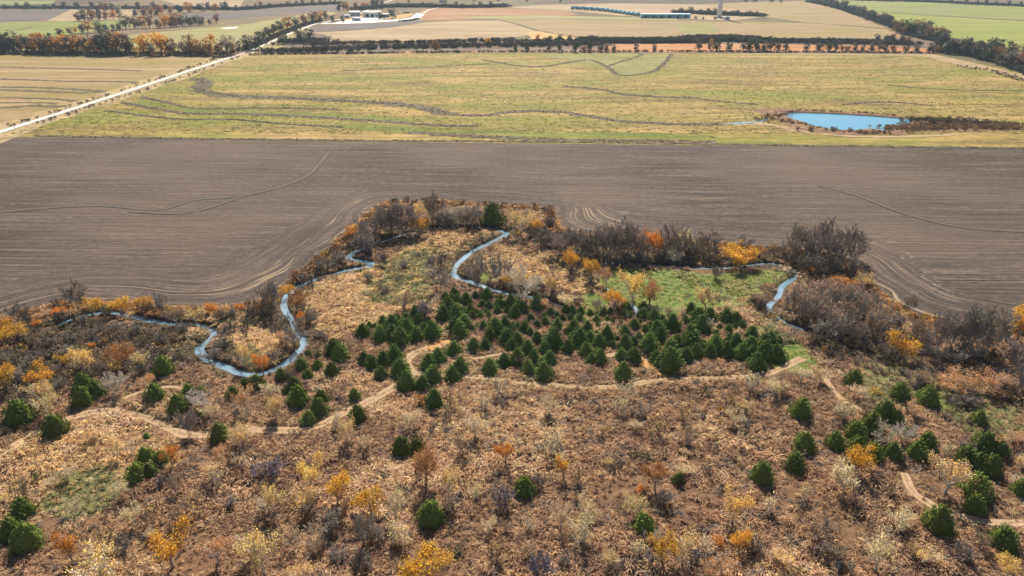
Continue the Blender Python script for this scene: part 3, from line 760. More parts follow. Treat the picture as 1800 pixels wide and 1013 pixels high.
k = (samp(ND, x, y) < 2.6) & (rg.random(n) < .65); tint = np.where(k[:, None], pick([(.14, .11, .07), (.2, .15, .09), (.11, .10, .045), (.3, .22, .12)], n, rg), tint)  # bank darkening carried on into the tuft colours
edg = samp(ED, x, y)
k = (edg < 2.6) & (rg.random(n) < .8); tint = np.where(k[:, None], pick([(.42, .2, .07), (.5, .29, .11), (.34, .17, .07)], n, rg), tint)
tdm = samp(TD, x, y); k = (tdm < 1.2) & (rg.random(n) < .5); tint = np.where(k[:, None], pick([(.5, .36, .2), (.42, .28, .15)], n, rg), tint)
s = (.70 + .6 * rg.random(n)) * (.6 + .65 * sstep(.3, .68, fbm(x * .11 + 70, y * .11, 3))) * np.where(lw > .5, .5, 1) * np.where(edg < 2.6, 1.25, 1) * np.where(tdm < .6, .6, 1)
instancer('prairie_grass', TUS, np.c_[x, y, ground_z(x, y)], np.c_[rg.normal(size=(n, 2)) * .12, rg.random(n) * 6.283], np.c_[s, s, s * (.8 + .4 * rg.random(n))], rg.integers(0, len(TUS), n), tint)

# short tufts over pasture ditches and pond fringe
def along(L, hw, gap, rg):
    L = smooth_line(poly(L), 4)
    s = np.r_[0, np.cumsum(np.linalg.norm(np.diff(L, axis=0), axis=1))]
    n_ = int(s[-1] / gap)
    q = rg.random(n_) * s[-1]
    return np.stack([np.interp(q, s, L[:, 0]), np.interp(q, s, L[:, 1])], 1) + rg.normal(size=(n_, 2)) * hw * .5
pp = np.vstack([along(L, hw, .55 / max(hw, .6), rg) for L, hw in DITCH[:12]])
n = len(pp); s = .35 + .5 * rg.random(n)
instancer('ditch_weeds', TUS, np.c_[pp, np.full(n, .1)], np.c_[np.zeros((n, 2)), rg.random(n) * 6.283], np.c_[s, s, s], rg.integers(0, len(TUS), n), pick([(.16, .12, .07), (.24, .18, .1), (.36, .27, .15), (.11, .09, .06)], n, rg))

PAS = poly([(-40, 243), (60, 224), (200, 175), (300, 139), (440, 100), (600, 96), (900, 94), (1640, 96), (1800, 130), (2100, 200), (2500, 275)])
n = 170000
y = 285 + 300 * rg.random(n) ** 1.25; hw_ = (y * math.cos(PITCH) + CAMH * math.sin(PITCH)) * .71
x = (rg.random(n) * 2 - 1) * hw_
g = fbm(x * .35, y * .8, 3); big = fbm(x * .03 + 7, y * .07, 3)
ok = inside(PAS, x, y) & (y > np.interp(x, TOP[:, 0], TOP[:, 1]) + 1) & (rg.random(n) < .30 * sstep(.42, .62, g)) & (np.hypot(x - 170, y - 335) > 0)
POLY_POND = poly([(1372, 192), (1480, 194), (1600, 204), (1604, 222), (1560, 236), (1480, 236), (1400, 222)])
ok &= ~inside(POLY_POND, x, y)
x, y, big = x[ok], y[ok], big[ok]; n = len(x)
tint = np.where((big + (rg.random(n) - .5) * .2 > .5)[:, None], pick([(.34, .25, .085), (.42, .31, .12), (.25, .17, .06), (.38, .25, .085)], n, rg), pick([(.19, .20, .035), (.26, .24, .05), (.15, .15, .03), (.34, .28, .085)], n, rg))
s = .35 + .45 * rg.random(n)
instancer('pasture_grass', TUS, np.c_[x, y, np.full(n, .02)], np.c_[np.zeros((n, 2)), rg.random(n) * 6.283], np.c_[s * 1.4, s, s * .5], rg.integers(0, len(TUS), n), tint)

# ------------------------------------------------------------------ branching skeletons
def frame(d):
    d = d / np.linalg.norm(d)
    h = np.array([1, 0, 0]) if abs(d[2]) > .9 else np.array([0, 0, 1.0])
    a = np.cross(d, h); a /= np.linalg.norm(a); return d, a, np.cross(d, a)
def grow(rg, H, W, stems=1, trunk=.22, limbs=6, nb=5, ntw=6, up=.35, spread=.75, r=.14, fine=2):
    """returns (trunk and limb prisms, twig prisms, twig tips)"""
    A = []; T = []; tips = []
    def seg(buf, p, q, a, b): buf.append((p, q, a, b))
    for s_ in range(stems):
        az0 = rg.random() * 6.28
        if stems == 1:
            p = np.zeros(3); q = np.array([rg.normal() * .03 * H, rg.normal() * .03 * H, trunk * H]); seg(A, p, q, r * 1.15, r)
            top = q + np.array([rg.normal() * .05 * H, rg.normal() * .05 * H, .28 * H]); seg(A, q, top, r, r * .55)
            starts = [(p + (q - p) * 1.0 if k < limbs // 2 else q + (top - q) * (k - limbs // 2 + rg.random()) / (limbs / 2 + 1)) for k in range(limbs)]
        else:
            b0 = np.array([math.cos(az0), math.sin(az0), 0]) * W * .12 * rg.random(); starts = [b0]
        for k, st in enumerate(starts):
            az = (k * 2.4 + az0 + rg.normal() * .3) if stems == 1 else az0
            el = spread + rg.normal() * .14 if stems == 1 else .65 + .8 * rg.random()
            d = np.array([math.cos(az) * math.cos(el), math.sin(az) * math.cos(el), math.sin(el)])
            Ln = H * (.62 if stems == 1 else .8) * (.75 + .4 * rg.random())
            pts = [st]; dd = d.copy()
            for j in range(4):
                pts.append(pts[-1] + dd * Ln / 4); dd = dd + np.array([0, 0, up * .35]) + rg.normal(size=3) * .16; dd /= np.linalg.norm(dd)
            rr = r * .55 * (1 if stems == 1 else .8)
            for j in range(4): seg(A, pts[j], pts[j + 1], rr * (1 - j * .22), rr * (1 - (j + 1) * .22))
            for bI in range(nb):
                f = .3 + .7 * (bI + rg.random()) / nb; j = min(3, int(f * 4)); pb = pts[j] + (pts[j + 1] - pts[j]) * (f * 4 - j)
                d0, a, c = frame(pts[j + 1] - pts[j]); ph = rg.random() * 6.28
                bd = d0 * .75 + (a * math.cos(ph) + c * math.sin(ph)) * .8 + np.array([0, 0, up]); bd /= np.linalg.norm(bd)
                bl = Ln * .42 * (1.1 - .5 * f) * (.7 + .6 * rg.random())
                e = pb + bd * bl * .5; e2 = e + (bd + rg.normal(size=3) * .25 + [0, 0, up * .5]) * bl * .5
                seg(A, pb, e, rr * .38, rr * .26); seg(T, e, e2, rr * .26, rr * .14)
                for tI in range(ntw):
                    f2 = .25 + .75 * (tI + rg.random()) / ntw
                    pt = pb + (e - pb) * f2 * 2 if f2 < .5 else e + (e2 - e) * (f2 * 2 - 1)
                    td = bd * .6 + rg.normal(size=3) * .55 + [0, 0, up]; td /= np.linalg.norm(td)
                    tl = bl * .5 * (.6 + .6 * rg.random()); pe = pt + td * tl
                    seg(T, pt, pe, rr * .14, rr * .08); tips.append((pe, td)); tips.append((pt + td * tl * .55, td))
                    for g_ in range(fine):
                        gd = td + rg.normal(size=3) * .6 + [0, 0, up * .5]; gd /= np.linalg.norm(gd)
                        p3 = pt + td * tl * (.3 + .5 * rg.random()); p4 = p3 + gd * tl * .6; seg(T, p3, p4, rr * .10, rr * .06); tips.append((p4, gd))
    allp = np.array([s[1] for s in T]); mx = np.percentile(np.hypot(allp[:, 0], allp[:, 1]), 96); mz = allp[:, 2].max()
    S = np.array([W / 2 / mx, W / 2 / mx, H / mz])
    def pack(B):
        return [np.array([s[0] for s in B]) * S, np.array([s[1] for s in B]) * S, np.array([s[2] for s in B]), np.array([s[3] for s in B])]
    return pack(A), pack(T), np.array([t_[0] for t_ in tips]) * S, np.array([t_[1] for t_ in tips])

def tree_proto(rg, H, W, leaf=0, leafsize=.3, leafband=(.2, .75), minr=.022, twn=3, **kw):
    A, T, tips, td = grow(rg, H, W, **kw)
    v, f = tubes(A[0], A[1], np.maximum(A[2], minr * 1.2), np.maximum(A[3], minr), 5)
    parts = {'trunk': mesh_from('trunk', v, [f], m_twig, True, {'shade': rg.random(len(f))})}
    v, f = tubes(T[0], T[1], np.maximum(T[2], minr), np.maximum(T[3], minr * .7), twn)
    parts['twigs'] = mesh_from('twigs', v, [f], m_twig, False, {'shade': np.repeat(rg.random(len(T[0])), twn)})
    if leaf:
        pz = sstep(leafband[0], leafband[1], tips[:, 2] / H) * (.35 + .65 * (rg.random(len(tips)) < .75))
        # leaves stay on in clumps
        ck = vnoise(tips[:, 0] * 1.1 + 31, tips[:, 1] * 1.1 + tips[:, 2] * .9)
        pz = pz * sstep(.25, .6, ck + .12)
        pz /= pz.sum()
        i = rg.choice(len(tips), leaf, p=pz)
        cen = tips[i] + rg.normal(size=(leaf, 3)) * .28
        nrm = rg.normal(size=(leaf, 3)) + [0, 0, .5]
        v, f = leaves(cen, nrm, leafsize * (.6 + .8 * rg.random(leaf)), rg, .75)
        parts['crown'] = mesh_from('crown', v, [f], m_leaf, False, {'shade': rg.random(leaf)})
    return parts

def cedar_proto(rg, H, W, tip=1.0, nplume=54, per=46):
    """dense conical evergreen: foliage gathered in upright plumes round an added dark core"""
    Vs = []; sh = []
    h0 = .04 * H
    def rad(t): return W / 2 * 1.12 * np.clip((1 - t) ** (.62 if tip < .8 else .8), 0, 1) * np.clip((t + .14) / .2, .8, 1)
    L = []
    for k in range(nplume):
        t = ((k + rg.random()) / nplume) ** 1.25 * .97; az = k * 2.39996 + rg.normal() * .25
        r_ = rad(t) * (.90 + .10 * rg.random())
        c = np.array([math.cos(az) * r_, math.sin(az) * r_, h0 + t * H * .9])
        ax = np.array([math.cos(az) * .45, math.sin(az) * .45, 1.0]); ax /= np.linalg.norm(ax)
        ln = H * (.12 + .05 * rg.random()) * (1 - .2 * t); wd = W * .125 * (1 - .45 * t)
        q = rg.normal(size=(per, 3)); q /= np.linalg.norm(q, axis=1)[:, None]
        out = np.array([math.cos(az), math.sin(az), .4])
        flip = (q @ out) < -.3; q[flip] *= -1
        d0, a, b = frame(ax)
        taper = 1 - .45 * np.clip(q[:, :1], 0, 1)
        cen = c + ax * q[:, :1] * ln + a * q[:, 1:2] * wd * taper + b * q[:, 2:3] * wd * taper
        nr = ax * q[:, :1] * .4 + a * q[:, 1:2] + b * q[:, 2:3] + rg.normal(size=(per, 3)) * .22 + [0, 0, .45]
        L.append(leaves(cen, nr, (.14 + .09 * rg.random(per)) * W / 3.4, rg, .6)); sh.append(np.clip(.3 + .4 * rg.random() + .35 * (rg.random(per) - .3), 0, 1))
    # leader
    q = np.c_[rg.normal(size=(14, 2)) * W * .025, H * (.9 + .1 * rg.random(14))]
    L.append(leaves(q, rg.normal(size=(14, 3)), np.full(14, .16), rg, .5)); sh.append(rg.random(14))
    v, f = join(L)[0], join(L)[1][0]
    # added core that blocks light, the crown's inner shade in its darker colour
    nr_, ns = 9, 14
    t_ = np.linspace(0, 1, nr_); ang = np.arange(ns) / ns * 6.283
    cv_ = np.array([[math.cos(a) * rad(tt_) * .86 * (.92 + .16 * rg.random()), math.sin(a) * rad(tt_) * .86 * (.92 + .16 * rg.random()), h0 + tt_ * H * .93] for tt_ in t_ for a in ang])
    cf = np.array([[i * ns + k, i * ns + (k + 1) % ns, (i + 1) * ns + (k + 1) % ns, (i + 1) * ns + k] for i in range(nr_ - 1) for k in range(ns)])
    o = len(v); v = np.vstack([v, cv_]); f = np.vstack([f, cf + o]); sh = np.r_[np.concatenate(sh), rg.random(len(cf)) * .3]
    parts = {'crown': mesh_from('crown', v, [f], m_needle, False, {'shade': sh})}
    tv, tf = tubes([[0, 0, -.1]], [[0, 0, H * .3]], [W * .035], [W * .025], 6)
    parts['trunk'] = mesh_from('trunk', tv, [tf], m_twig, True, {'shade': rg.random(len(tf))})
    return parts

def belt_proto(rg, H, W, n=700, bare=False):
    """broad tree of the far belts: lumpy crown of leaf clumps on a forked trunk"""
    L = []; sh = []
    nc = 22
    for k in range(nc):
        az = rg.random() * 6.28; t = rg.random(); rr = W * .40 * math.sqrt(rg.random()) * (1.1 - .5 * t)
        c = np.array([math.cos(az) * rr, math.sin(az) * rr, H * (.13 + .74 * t)]); R0 = W * (.13 + .09 * rg.random())
        m_ = n // nc; q = rg.normal(size=(m_, 3)); q /= np.linalg.norm(q, axis=1)[:, None]
        cen = c + q * R0 * (.75 + .35 * rg.random((m_, 1))) * [1, 1, .85]
        L.append(leaves(cen, q + rg.normal(size=(m_, 3)) * .5, W * .085 * (.6 + .8 * rg.random(m_)), rg, .8)); sh.append(np.clip(rg.random() * .5 + .5 * rg.random(m_), 0, 1))
    v, F_ = join(L)
    parts = {'crown': mesh_from('crown', v, F_, m_leaf, False, {'shade': np.concatenate(sh)})}
    P0 = [[0, 0, -.2], [0, 0, H * .3], [0, 0, H * .29], [0, 0, H * .3], [0, 0, H * .28]]; P1 = [[0, 0, H * .3], [0.02 * W, 0, H * .58], [W * .2, .1, H * .62], [-W * .2, -.1 * W, H * .66], [.05 * W, .2 * W, H * .6]]
    for k in range(8):
        a = rg.random() * 6.28; P0.append([0, 0, H * (.2 + .3 * rg.random())]); P1.append([math.cos(a) * W * .4, math.sin(a) * W * .4, H * (.5 + .4 * rg.random())])
    r0 = [W * .04] + [W * .025] * 4 + [W * .014] * 8; r1 = [W * .03] + [W * .012] * 4 + [W * .006] * 8
    tv, tf = tubes(P0, P1, r0, r1, 5)
    parts['trunk'] = mesh_from('trunk', tv, [tf], m_twig, True, {'shade': rg.random(len(tf))})
    return parts

rg = np.random.default_rng(23)
CEDAR = [cedar_proto(rg, 4.6, 3.4) for i in range(7)]
ROUND = [cedar_proto(rg, 4.2, 3.8, .7) for i in range(5)]
SPEC = dict(
    wisp=[tree_proto(rg, 2.4, 2.4, 160, .16, (.2, .8), stems=7, nb=3, ntw=5, fine=2, r=.06, up=.45, minr=.024) for i in range(4)],
    gold=[tree_proto(rg, 5.0, 4.2, 1900, .165, (.30, .75), limbs=7, nb=5, ntw=5, fine=1) for i in range(4)],
    full=[tree_proto(rg, 6.0, 5.0, 3300, .19, (.15, .5), limbs=8, nb=5, ntw=6, fine=1) for i in range(2)],
    sparse=[tree_proto(rg, 5.0, 4.0, 1100, .165, (.2, .75), limbs=7, nb=5, ntw=6, fine=2, minr=.028) for i in range(4)],
    bare=[tree_proto(rg, 8.0, 7.5, 0, trunk=.12, limbs=9, nb=6, ntw=7, fine=4, minr=.034, spread=.78, r=.11, up=.42) for i in range(5)],
    shrub=[tree_proto(rg, 3.2, 4.2, 0, stems=15, nb=4, ntw=6, fine=2, r=.09, up=.3, minr=.03) for i in range(4)],
    red=[tree_proto(rg, 5.0, 5.5, 130, .2, (.65, 1.0), stems=15, nb=5, ntw=6, fine=2, r=.1, up=.3, minr=.035) for i in range(3)])
BELT = [belt_proto(rg, 11, 9) for i in range(8)]
BELTLOW = [belt_proto(rg, 3.2, 4.5, 330) for i in range(3)]
BUSHES = [tree_proto(rg, 1.5, 2.0, 0, stems=7, nb=3, ntw=4, fine=1, r=.06, up=.3, minr=.02) for i in range(4)]

# ================================================================== TREES ONE BY ONE
def tab(x0, y0, s, rows):
    """rows measured on an enlargement of the photograph: offset and scale -> photo pixels"""
    return [(x0 + r[0] / s, y0 + r[1] / s) + tuple(v / s if isinstance(v, (int, float)) else v for v in r[2:]) for r in rows]

def tab4(x0, y0, s, rows):
    return [(x0 + a / s, y0 + b_ / s, y0 + c_ / s, d / s, k) for a, b_, c_, d, k in rows]

ORD = ('first second third fourth fifth sixth seventh eighth ninth tenth eleventh twelfth thirteenth fourteenth fifteenth sixteenth seventeenth eighteenth nineteenth twentieth '
       'twenty-first twenty-second twenty-third twenty-fourth twenty-fifth twenty-sixth twenty-seventh twenty-eighth twenty-ninth thirtieth').split()
for _t in ('thirty', 'forty', 'fifty'):
    ORD += [_t + '-' + u for u in ORD[:9]] + [{'thirty': 'fortieth', 'forty': 'fiftieth', 'fifty': 'sixtieth'}[_t]]
def ordinal(i):
    return ORD[i]

_first = {}
def plant(kind, key, parts, x, y, z, scl, rz, colors, tilt=(0, 0)):
    """one tree: an Empty at its foot that parents its parts; repeats are copies of the first of their mesh"""
    if key not in _first:
        e = bpy.data.objects.new(kind, None); C.objects.link(e); e.empty_display_size = .5
        ch = []
        for nm, me in parts.items():
            o = bpy.data.objects.new(nm, me); C.objects.link(o); o.parent = e; ch.append(o)
            if nm == 'twigs': o['kind'] = 'stuff'
        _first[key] = (e, ch)
    else:
        e0, ch0 = _first[key]
        e = e0.copy(); C.objects.link(e); ch = []
        for c0 in ch0:
            c = c0.copy(); C.objects.link(c); c.parent = e; ch.append(c)
        e.name = kind
    e.location = (x, y, z); e.rotation_euler = (tilt[0], tilt[1], rz); e.scale = scl
    for c in ch:
        c.color = (*colors[c.name.split('.')[0]], 1)
    return e

def jit(c, rg, a=.12):
    c = np.array(c) * (1 + (rg.random() - .5) * 2 * a)
    return tuple(np.clip(c * (1 + (rg.random(3) - .5) * .1), 0, 1))
rt = np.random.default_rng(77)

# ---------------------------------------------------------------- cedars: centre, foot, width
ced = []
ced += tab(620, 540, 5.63, [(95, 310, 140), (270, 340, 150), (160, 228, 80), (215, 225, 70), (295, 185, 100), (385, 260, 170), (440, 165, 95), (465, 375, 165), (530, 250, 130), (620, 120, 120), (640, 165, 95), (625, 330, 125), (705, 225, 85), (745, 165, 75), (787, 310, 160),
    (105, 575, 140), (190, 615, 135), (300, 590, 140), (410, 530, 150), (275, 700, 115), (460, 680, 165), (745, 615, 140), (845, 560, 145), (1000, 490, 150), (1060, 645, 135), (985, 735, 135), (525, 815, 165), (680, 825, 140), (790, 755, 165), (805, 1000, 155)])
ced += tab(750, 500, 8.44, [(400, 160, 110), (280, 240, 110), (370, 230, 90), (450, 240, 100), (575, 280, 160), (720, 200, 90), (885, 220, 150), (1100, 240, 90), (1250, 300, 150), (1380, 310, 110), (245, 330, 90), (350, 330, 110), (250, 540, 230), (450, 390, 110), (540, 440, 120), (650, 410, 130), (830, 340, 120), (925, 360, 110), (1050, 300, 90), (1150, 330, 90), (1050, 430, 110), (1195, 440, 120), (1320, 510, 180), (1470, 480, 110), (1550, 560, 130),
    (420, 620, 130), (520, 590, 120), (680, 520, 140), (745, 450, 90), (795, 510, 110), (915, 500, 110), (885, 430, 90), (470, 800, 240), (660, 700, 120), (745, 640, 70), (840, 680, 150), (910, 690, 90), (1000, 640, 140), (1100, 640, 100), (1210, 530, 90), (1280, 620, 80), (1350, 660, 120), (1450, 720, 170), (1530, 770, 140), (1640, 650, 130), (1640, 850, 150), (1145, 800, 160), (1240, 800, 130), (950, 830, 190), (1350, 900, 190), (700, 1000, 190), (870, 960, 160)])
ced += tab(780, 580, 8.18, [(985, 300, 170), (1050, 500, 200), (870, 540, 200), (1210, 360, 190), (660, 630, 215), (1290, 490, 180), (1210, 660, 200), (1410, 560, 150), (1450, 710, 230), (1530, 480, 180), (1450, 320, 150), (1580, 250, 260)])
ced += tab(930, 520, 8.44, [(240, 440, 130), (320, 300, 130), (420, 490, 150), (500, 360, 100), (540, 250, 110), (640, 250, 100), (620, 340, 90), (750, 380, 130), (660, 580, 210), (570, 560, 110), (340, 520, 90), (870, 540, 170), (1020, 470, 100), (770, 250, 100), (910, 280, 100), (1090, 320, 110), (1210, 270, 90), (1320, 270, 90), (1170, 400, 110), (1250, 440, 90), (1400, 330, 110), (1500, 330, 90), (1360, 430, 90), (1440, 220, 120), (1160, 680, 220), (1000, 580, 90), (900, 690, 180), (1050, 780, 190),
    (1330, 520, 85), (1430, 620, 170), (1570, 520, 160), (1650, 440, 85), (1310, 680, 95), (1240, 760, 95), (1430, 810, 190), (1560, 760, 130), (1640, 680, 120), (850, 890, 180), (580, 840, 175), (1370, 950, 160), (1560, 990, 200), (1010, 870, 110), (930, 1000, 135), (1060, 1010, 190), (230, 340, 100), (420, 330, 100), (700, 470, 110), (1000, 380, 100)])
ced += tab(1000, 590, 9, [(870, 710, 245), (1380, 440, 170), (1620, 600, 330), (1500, 520, 200)])
ced += tab(1100, 530, 8.44, [(40, 170, 130), (270, 140, 130), (250, 250, 150), (65, 270, 90), (160, 470, 220), (420, 310, 160), (540, 320, 110), (700, 460, 220), (290, 490, 130), (370, 430, 120), (510, 610, 180), (215, 610, 150), (350, 750, 250), (130, 660, 110), (970, 220, 170), (890, 380, 130), (1060, 300, 120), (1120, 220, 95), (940, 560, 150), (990, 430, 110), (1060, 560, 110), (1490, 370, 210), (750, 720, 180), (920, 920, 200), (1050, 850, 190), (1160, 700, 110), (1260, 840, 180), (1290, 690, 120), (1340, 560, 110), (1510, 840, 190), (600, 420, 130)])
ced += tab(1200, 540, 7.235, [(470, 330, 100), (590, 380, 120), (670, 330, 95), (750, 310, 110), (880, 430, 150), (690, 540, 170), (835, 440, 150), (880, 360, 95), (600, 460, 100), (440, 490, 120), (430, 420, 120), (860, 520, 130), (760, 660, 170), (890, 660, 150), (1060, 580, 200), (1215, 690, 190), (960, 810, 205), (1230, 480, 95), (520, 560, 120)])
grove_n = len(ced)
ced += tab(400, 580, 5.627, [(165, 570, 130), (265, 580, 170), (40, 705, 150), (520, 490, 125), (590, 490, 95), (800, 285, 95), (880, 400, 130), (890, 285, 85), (720, 395, 140), (780, 490, 130), (640, 595, 160), (680, 760, 220), (570, 620, 90), (915, 720, 150), (890, 860, 190), (790, 950, 165), (1045, 255, 190), (1100, 315, 190), (1025, 465, 160), (1250, 700, 130), (1280, 920, 185)])
ced += tab(0, 480, 3.376, [(470, 795, 125), (475, 720, 130), (560, 740, 110), (610, 725, 85), (955, 615, 120), (905, 785, 130), (1110, 750, 95), (1185, 722, 55), (1045, 850, 135), (1175, 885, 80), (85, 915, 175), (310, 992, 155), (1290, 1020, 120)])
ced += tab(0, 700, 3.236, [(110, 690, 135), (40, 815, 135), (120, 885, 170), (765, 500, 135), (845, 470, 105), (820, 390, 105), (905, 400, 95), (830, 242, 42)])
ced += tab(450, 700, 3.236, [(825, 336, 115), (912, 312, 90), (990, 737, 162)])
ced += tab(900, 700, 3.236, [(75, 560, 128), (955, 507, 85), (757, 800, 135), (1435, 502, 135)])
ced += tab(1350, 640, 2.716, [(420, 110, 88), (163, 270, 102), (185, 430, 104), (140, 517, 102), (645, 182, 98), (780, 208, 108), (1020, 296, 80), (570, 290, 110), (620, 312, 90), (680, 362, 66), (330, 416, 98), (430, 372, 105), (500, 355, 120), (440, 442, 105), (512, 474, 105), (605, 472, 95), (725, 472, 105), (775, 412, 90), (800, 444, 42), (960, 502, 120), (1060, 442, 130), (1125, 452, 85), (1080, 552, 115), (1012, 522, 105), (1015, 662, 140), (1000, 722, 95), (1222, 642, 90), (835, 832, 145), (1140, 907, 135)])
ced += tab(450, 330, 2.895, [(1205, 190, 98), (700, 84, 32), (550, 168, 24)])
ced += [(1062, 552, 14), (800, 522, 16), (880, 540, 17), (1270, 620, 18)]
objs = []
cs = []
for i, (px, py, wpx) in enumerate(ced):
    x, y, mpp = (float(v) for v in at(px, py)); wm = wpx * mpp
    y += wm * .36
    gro = i < grove_n
    if any((x - a) ** 2 + (y - b_) ** 2 < (.40 * (wm + c_) / 2) ** 2 * 1.2 for a, b_, c_, *_ in cs): continue
    cs.append((x, y, wm, px, py, gro))
# gaps in the dense part of the grove are filled by closely spaced young trees
GR = [poly([(760, 525), (800, 510), (870, 522), (930, 537), (1000, 552), (1100, 550), (1130, 562), (1190, 577), (1180, 636), (1120, 620), (1060, 620), (1000, 614), (940, 612), (900, 608), (850, 600), (800, 588), (765, 562)]),
      poly([(1205, 572), (1260, 560), (1300, 572), (1340, 588), (1365, 615), (1330, 636), (1250, 636), (1190, 636)]), poly([(640, 578), (700, 560), (765, 575), (765, 592), (700, 597), (640, 597)])]
tries = 0; added = 0
while tries < 9000 and added < 58 and len(cs) < 298:
    tries += 1
    P_ = GR[int(rt.choice(3, p=[.68, .24, .08]))]; lo, hi = P_.min(0), P_.max(0); q = lo + (hi - lo) * rt.random(2)
    if not inside(P_, q[0], q[1]): continue
    if min((q[0] - c_[0]) ** 2 + (q[1] - c_[1]) ** 2 for c_ in cs) < 1.75 ** 2: continue
    dz_ = math.cos(PITCH) * q[1] + CAMH * math.sin(PITCH); vv = (q[1] * math.sin(PITCH) - CAMH * math.cos(PITCH)) / dz_
    cs.append((q[0], q[1], 2.2 + .8 * rt.random(), 900 + FPX * q[0] / dz_, 506.5 - FPX * vv + 12, True)); added += 1
print('cedars', len(cs), added)
def zone_name(px, py):
    if py < 470: return 'in the field notch thicket'
    if px < 640 and px > 410 and py < 760: return 'below the hairpin stream bend'
    if px <= 410 and py < 800: return 'between stream and sandy trail' if px > 100 else 'beside the sandy trail'
    if px < 420: return 'in the prairie below the sandy trail'
    if px < 1330: return 'standing alone on the tawny prairie'
    return 'on the slope beyond the forked trail' if py < 760 else 'by the short curving trail'
def cedar_row(py):
    rows = [528, 541, 553, 565, 577, 589, 602, 617, 635, 652]
    nm = ['rearmost', 'tenth', 'ninth', 'eighth', 'seventh', 'sixth', 'fifth', 'fourth', 'third', 'second', 'front']
    k = sum(py > r_ for r_ in rows)
    return nm[k]
def size_word(v, lo, hi): return 'small' if v < lo else ('large' if v > hi else 'medium')
todo = []
for i, (x, y, wm, px, py, gro) in enumerate(cs):
    big = (abs(px - 866) < 6 and py < 400)
    rnd = (not gro) and not big
    fam, nm = (ROUND, 'round') if rnd else (CEDAR, 'cone')
    k = int(rt.integers(0, len(fam)))
    hs = (1.10 if rnd else 1.28) * (.92 + .16 * rt.random()) * wm * (4.6 / 4.6)
    if big: hs = wm * 1.2
    if big: wm *= 1.25; hs = wm * 1.08
    wm *= 1.34 if gro else 1.03; hs *= .93 if gro else .88
    s = wm / (3.8 if rnd else 3.4)
    hz = hs / (4.2 if rnd else 4.6)
    c = jit((.125, .175, .03) if not gro else (.12, .18, .036), rt, .28)
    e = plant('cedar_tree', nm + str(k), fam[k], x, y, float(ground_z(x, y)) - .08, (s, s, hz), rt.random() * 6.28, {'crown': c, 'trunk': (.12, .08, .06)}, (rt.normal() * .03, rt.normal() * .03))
    e['category'] = 'tree'
    e['group'] = 'cedars of the dense grove' if gro else 'scattered cedars'
    z = cedar_row(py) if gro else zone_name(px, py)
    todo.append((e, x, z, gro, wm))
byz = {}
for r_ in todo: byz.setdefault((r_[3], r_[2]), []).append(r_)
for (gro, z), L in byz.items():
    L.sort(key=lambda r_: r_[1])
    for i, r_ in enumerate(L):
        if gro:
            r_[0]['label'] = "pointed dark green cedar in the grove's %s row, %s from the road side" % (z, ordinal(i)) if z != 'front' else "pointed dark green cedar in the grove's front row, %s from the road side" % ordinal(i)
        elif len(L) == 1: r_[0]['label'] = 'dark green cedar %s' % z
        else: r_[0]['label'] = '%s bushy dark cedar %s, %s from the road side' % (size_word(r_[4], 2.6, 4.0), z, ordinal(i))
        if len(r_[0]['label'].split()) < 4: print(r_[0]['label'])

# ---------------------------------------------------------------- deciduous trees: foot x, foot y, top y, width, kind
GOLD, ORNG, RUST, BUFF, PALE, BRN, PEACH = (.74, .41, .055), (.70, .28, .05), (.44, .21, .08), (.80, .56, .22), (.76, .60, .36), (.36, .24, .14), (.62, .33, .15)
TW_G, TW_P, TW_D, TW_B, TW_V = (.34, .295, .265), (.62, .55, .46), (.27, .235, .205), (.32, .25, .19), (.24, .21, .235)
KIND = {  # name, family, leaf colour, twig colour, colour phrase
    'g': ('golden_tree', 'gold', GOLD, TW_B, 'golden-leaved tree'), 'G': ('golden_tree', 'full', GOLD, TW_D, 'full golden tree'), 'o': ('orange_tree', 'gold', ORNG, TW_B, 'orange-leaved tree'),
    'r': ('rust_tree', 'gold', RUST, TW_B, 'rust-brown leafy tree'), 'b': ('buff_tree', 'sparse', BUFF, TW_P, 'buff tree with thin leaves'), 'p': ('pale_tree', 'sparse', PALE, TW_P, 'pale nearly bare tree'),
    'P': ('pale_tree', 'gold', (.84, .58, .20), TW_P, 'pale-branched tree with yellow tips'), 'h': ('peach_tree', 'sparse', PEACH, TW_P, 'peach-tinted thin-leaved tree'),
    'n': ('brown_tree', 'sparse', BRN, TW_G, 'brown sparse-leaved tree'),
    'y': ('pale_shrub', 'wisp', (.76, .58, .33), TW_P, 'wispy pale shrub'), 'z': ('pale_shrub', 'wisp', (.56, .36, .17), TW_B, 'wispy tan shrub'),
    'd': ('bare_tree', 'bare', TW_D, TW_D, 'dark leafless tree'), 'x': ('bare_tree', 'bare', TW_G, TW_G, 'grey leafless tree'), 'w': ('bare_tree', 'bare', TW_P, TW_P, 'whitish leafless tree'),
    's': ('bare_shrub', 'shrub', TW_G, TW_G, 'grey leafless shrub'), 'v': ('bare_shrub', 'shrub', TW_V, TW_V, 'purple-grey leafless shrub'), 'S': ('bare_shrub', 'shrub', TW_D, TW_D, 'dark brown leafless shrub'),
    'W': ('bare_shrub', 'shrub', TW_P, TW_P, 'whitish leafless shrub'), 'R': ('red_thicket_shrub', 'red', (.46, .25, .16), (.40, .335, .295), 'reddish-tipped many-stemmed shrub')}
dec = []
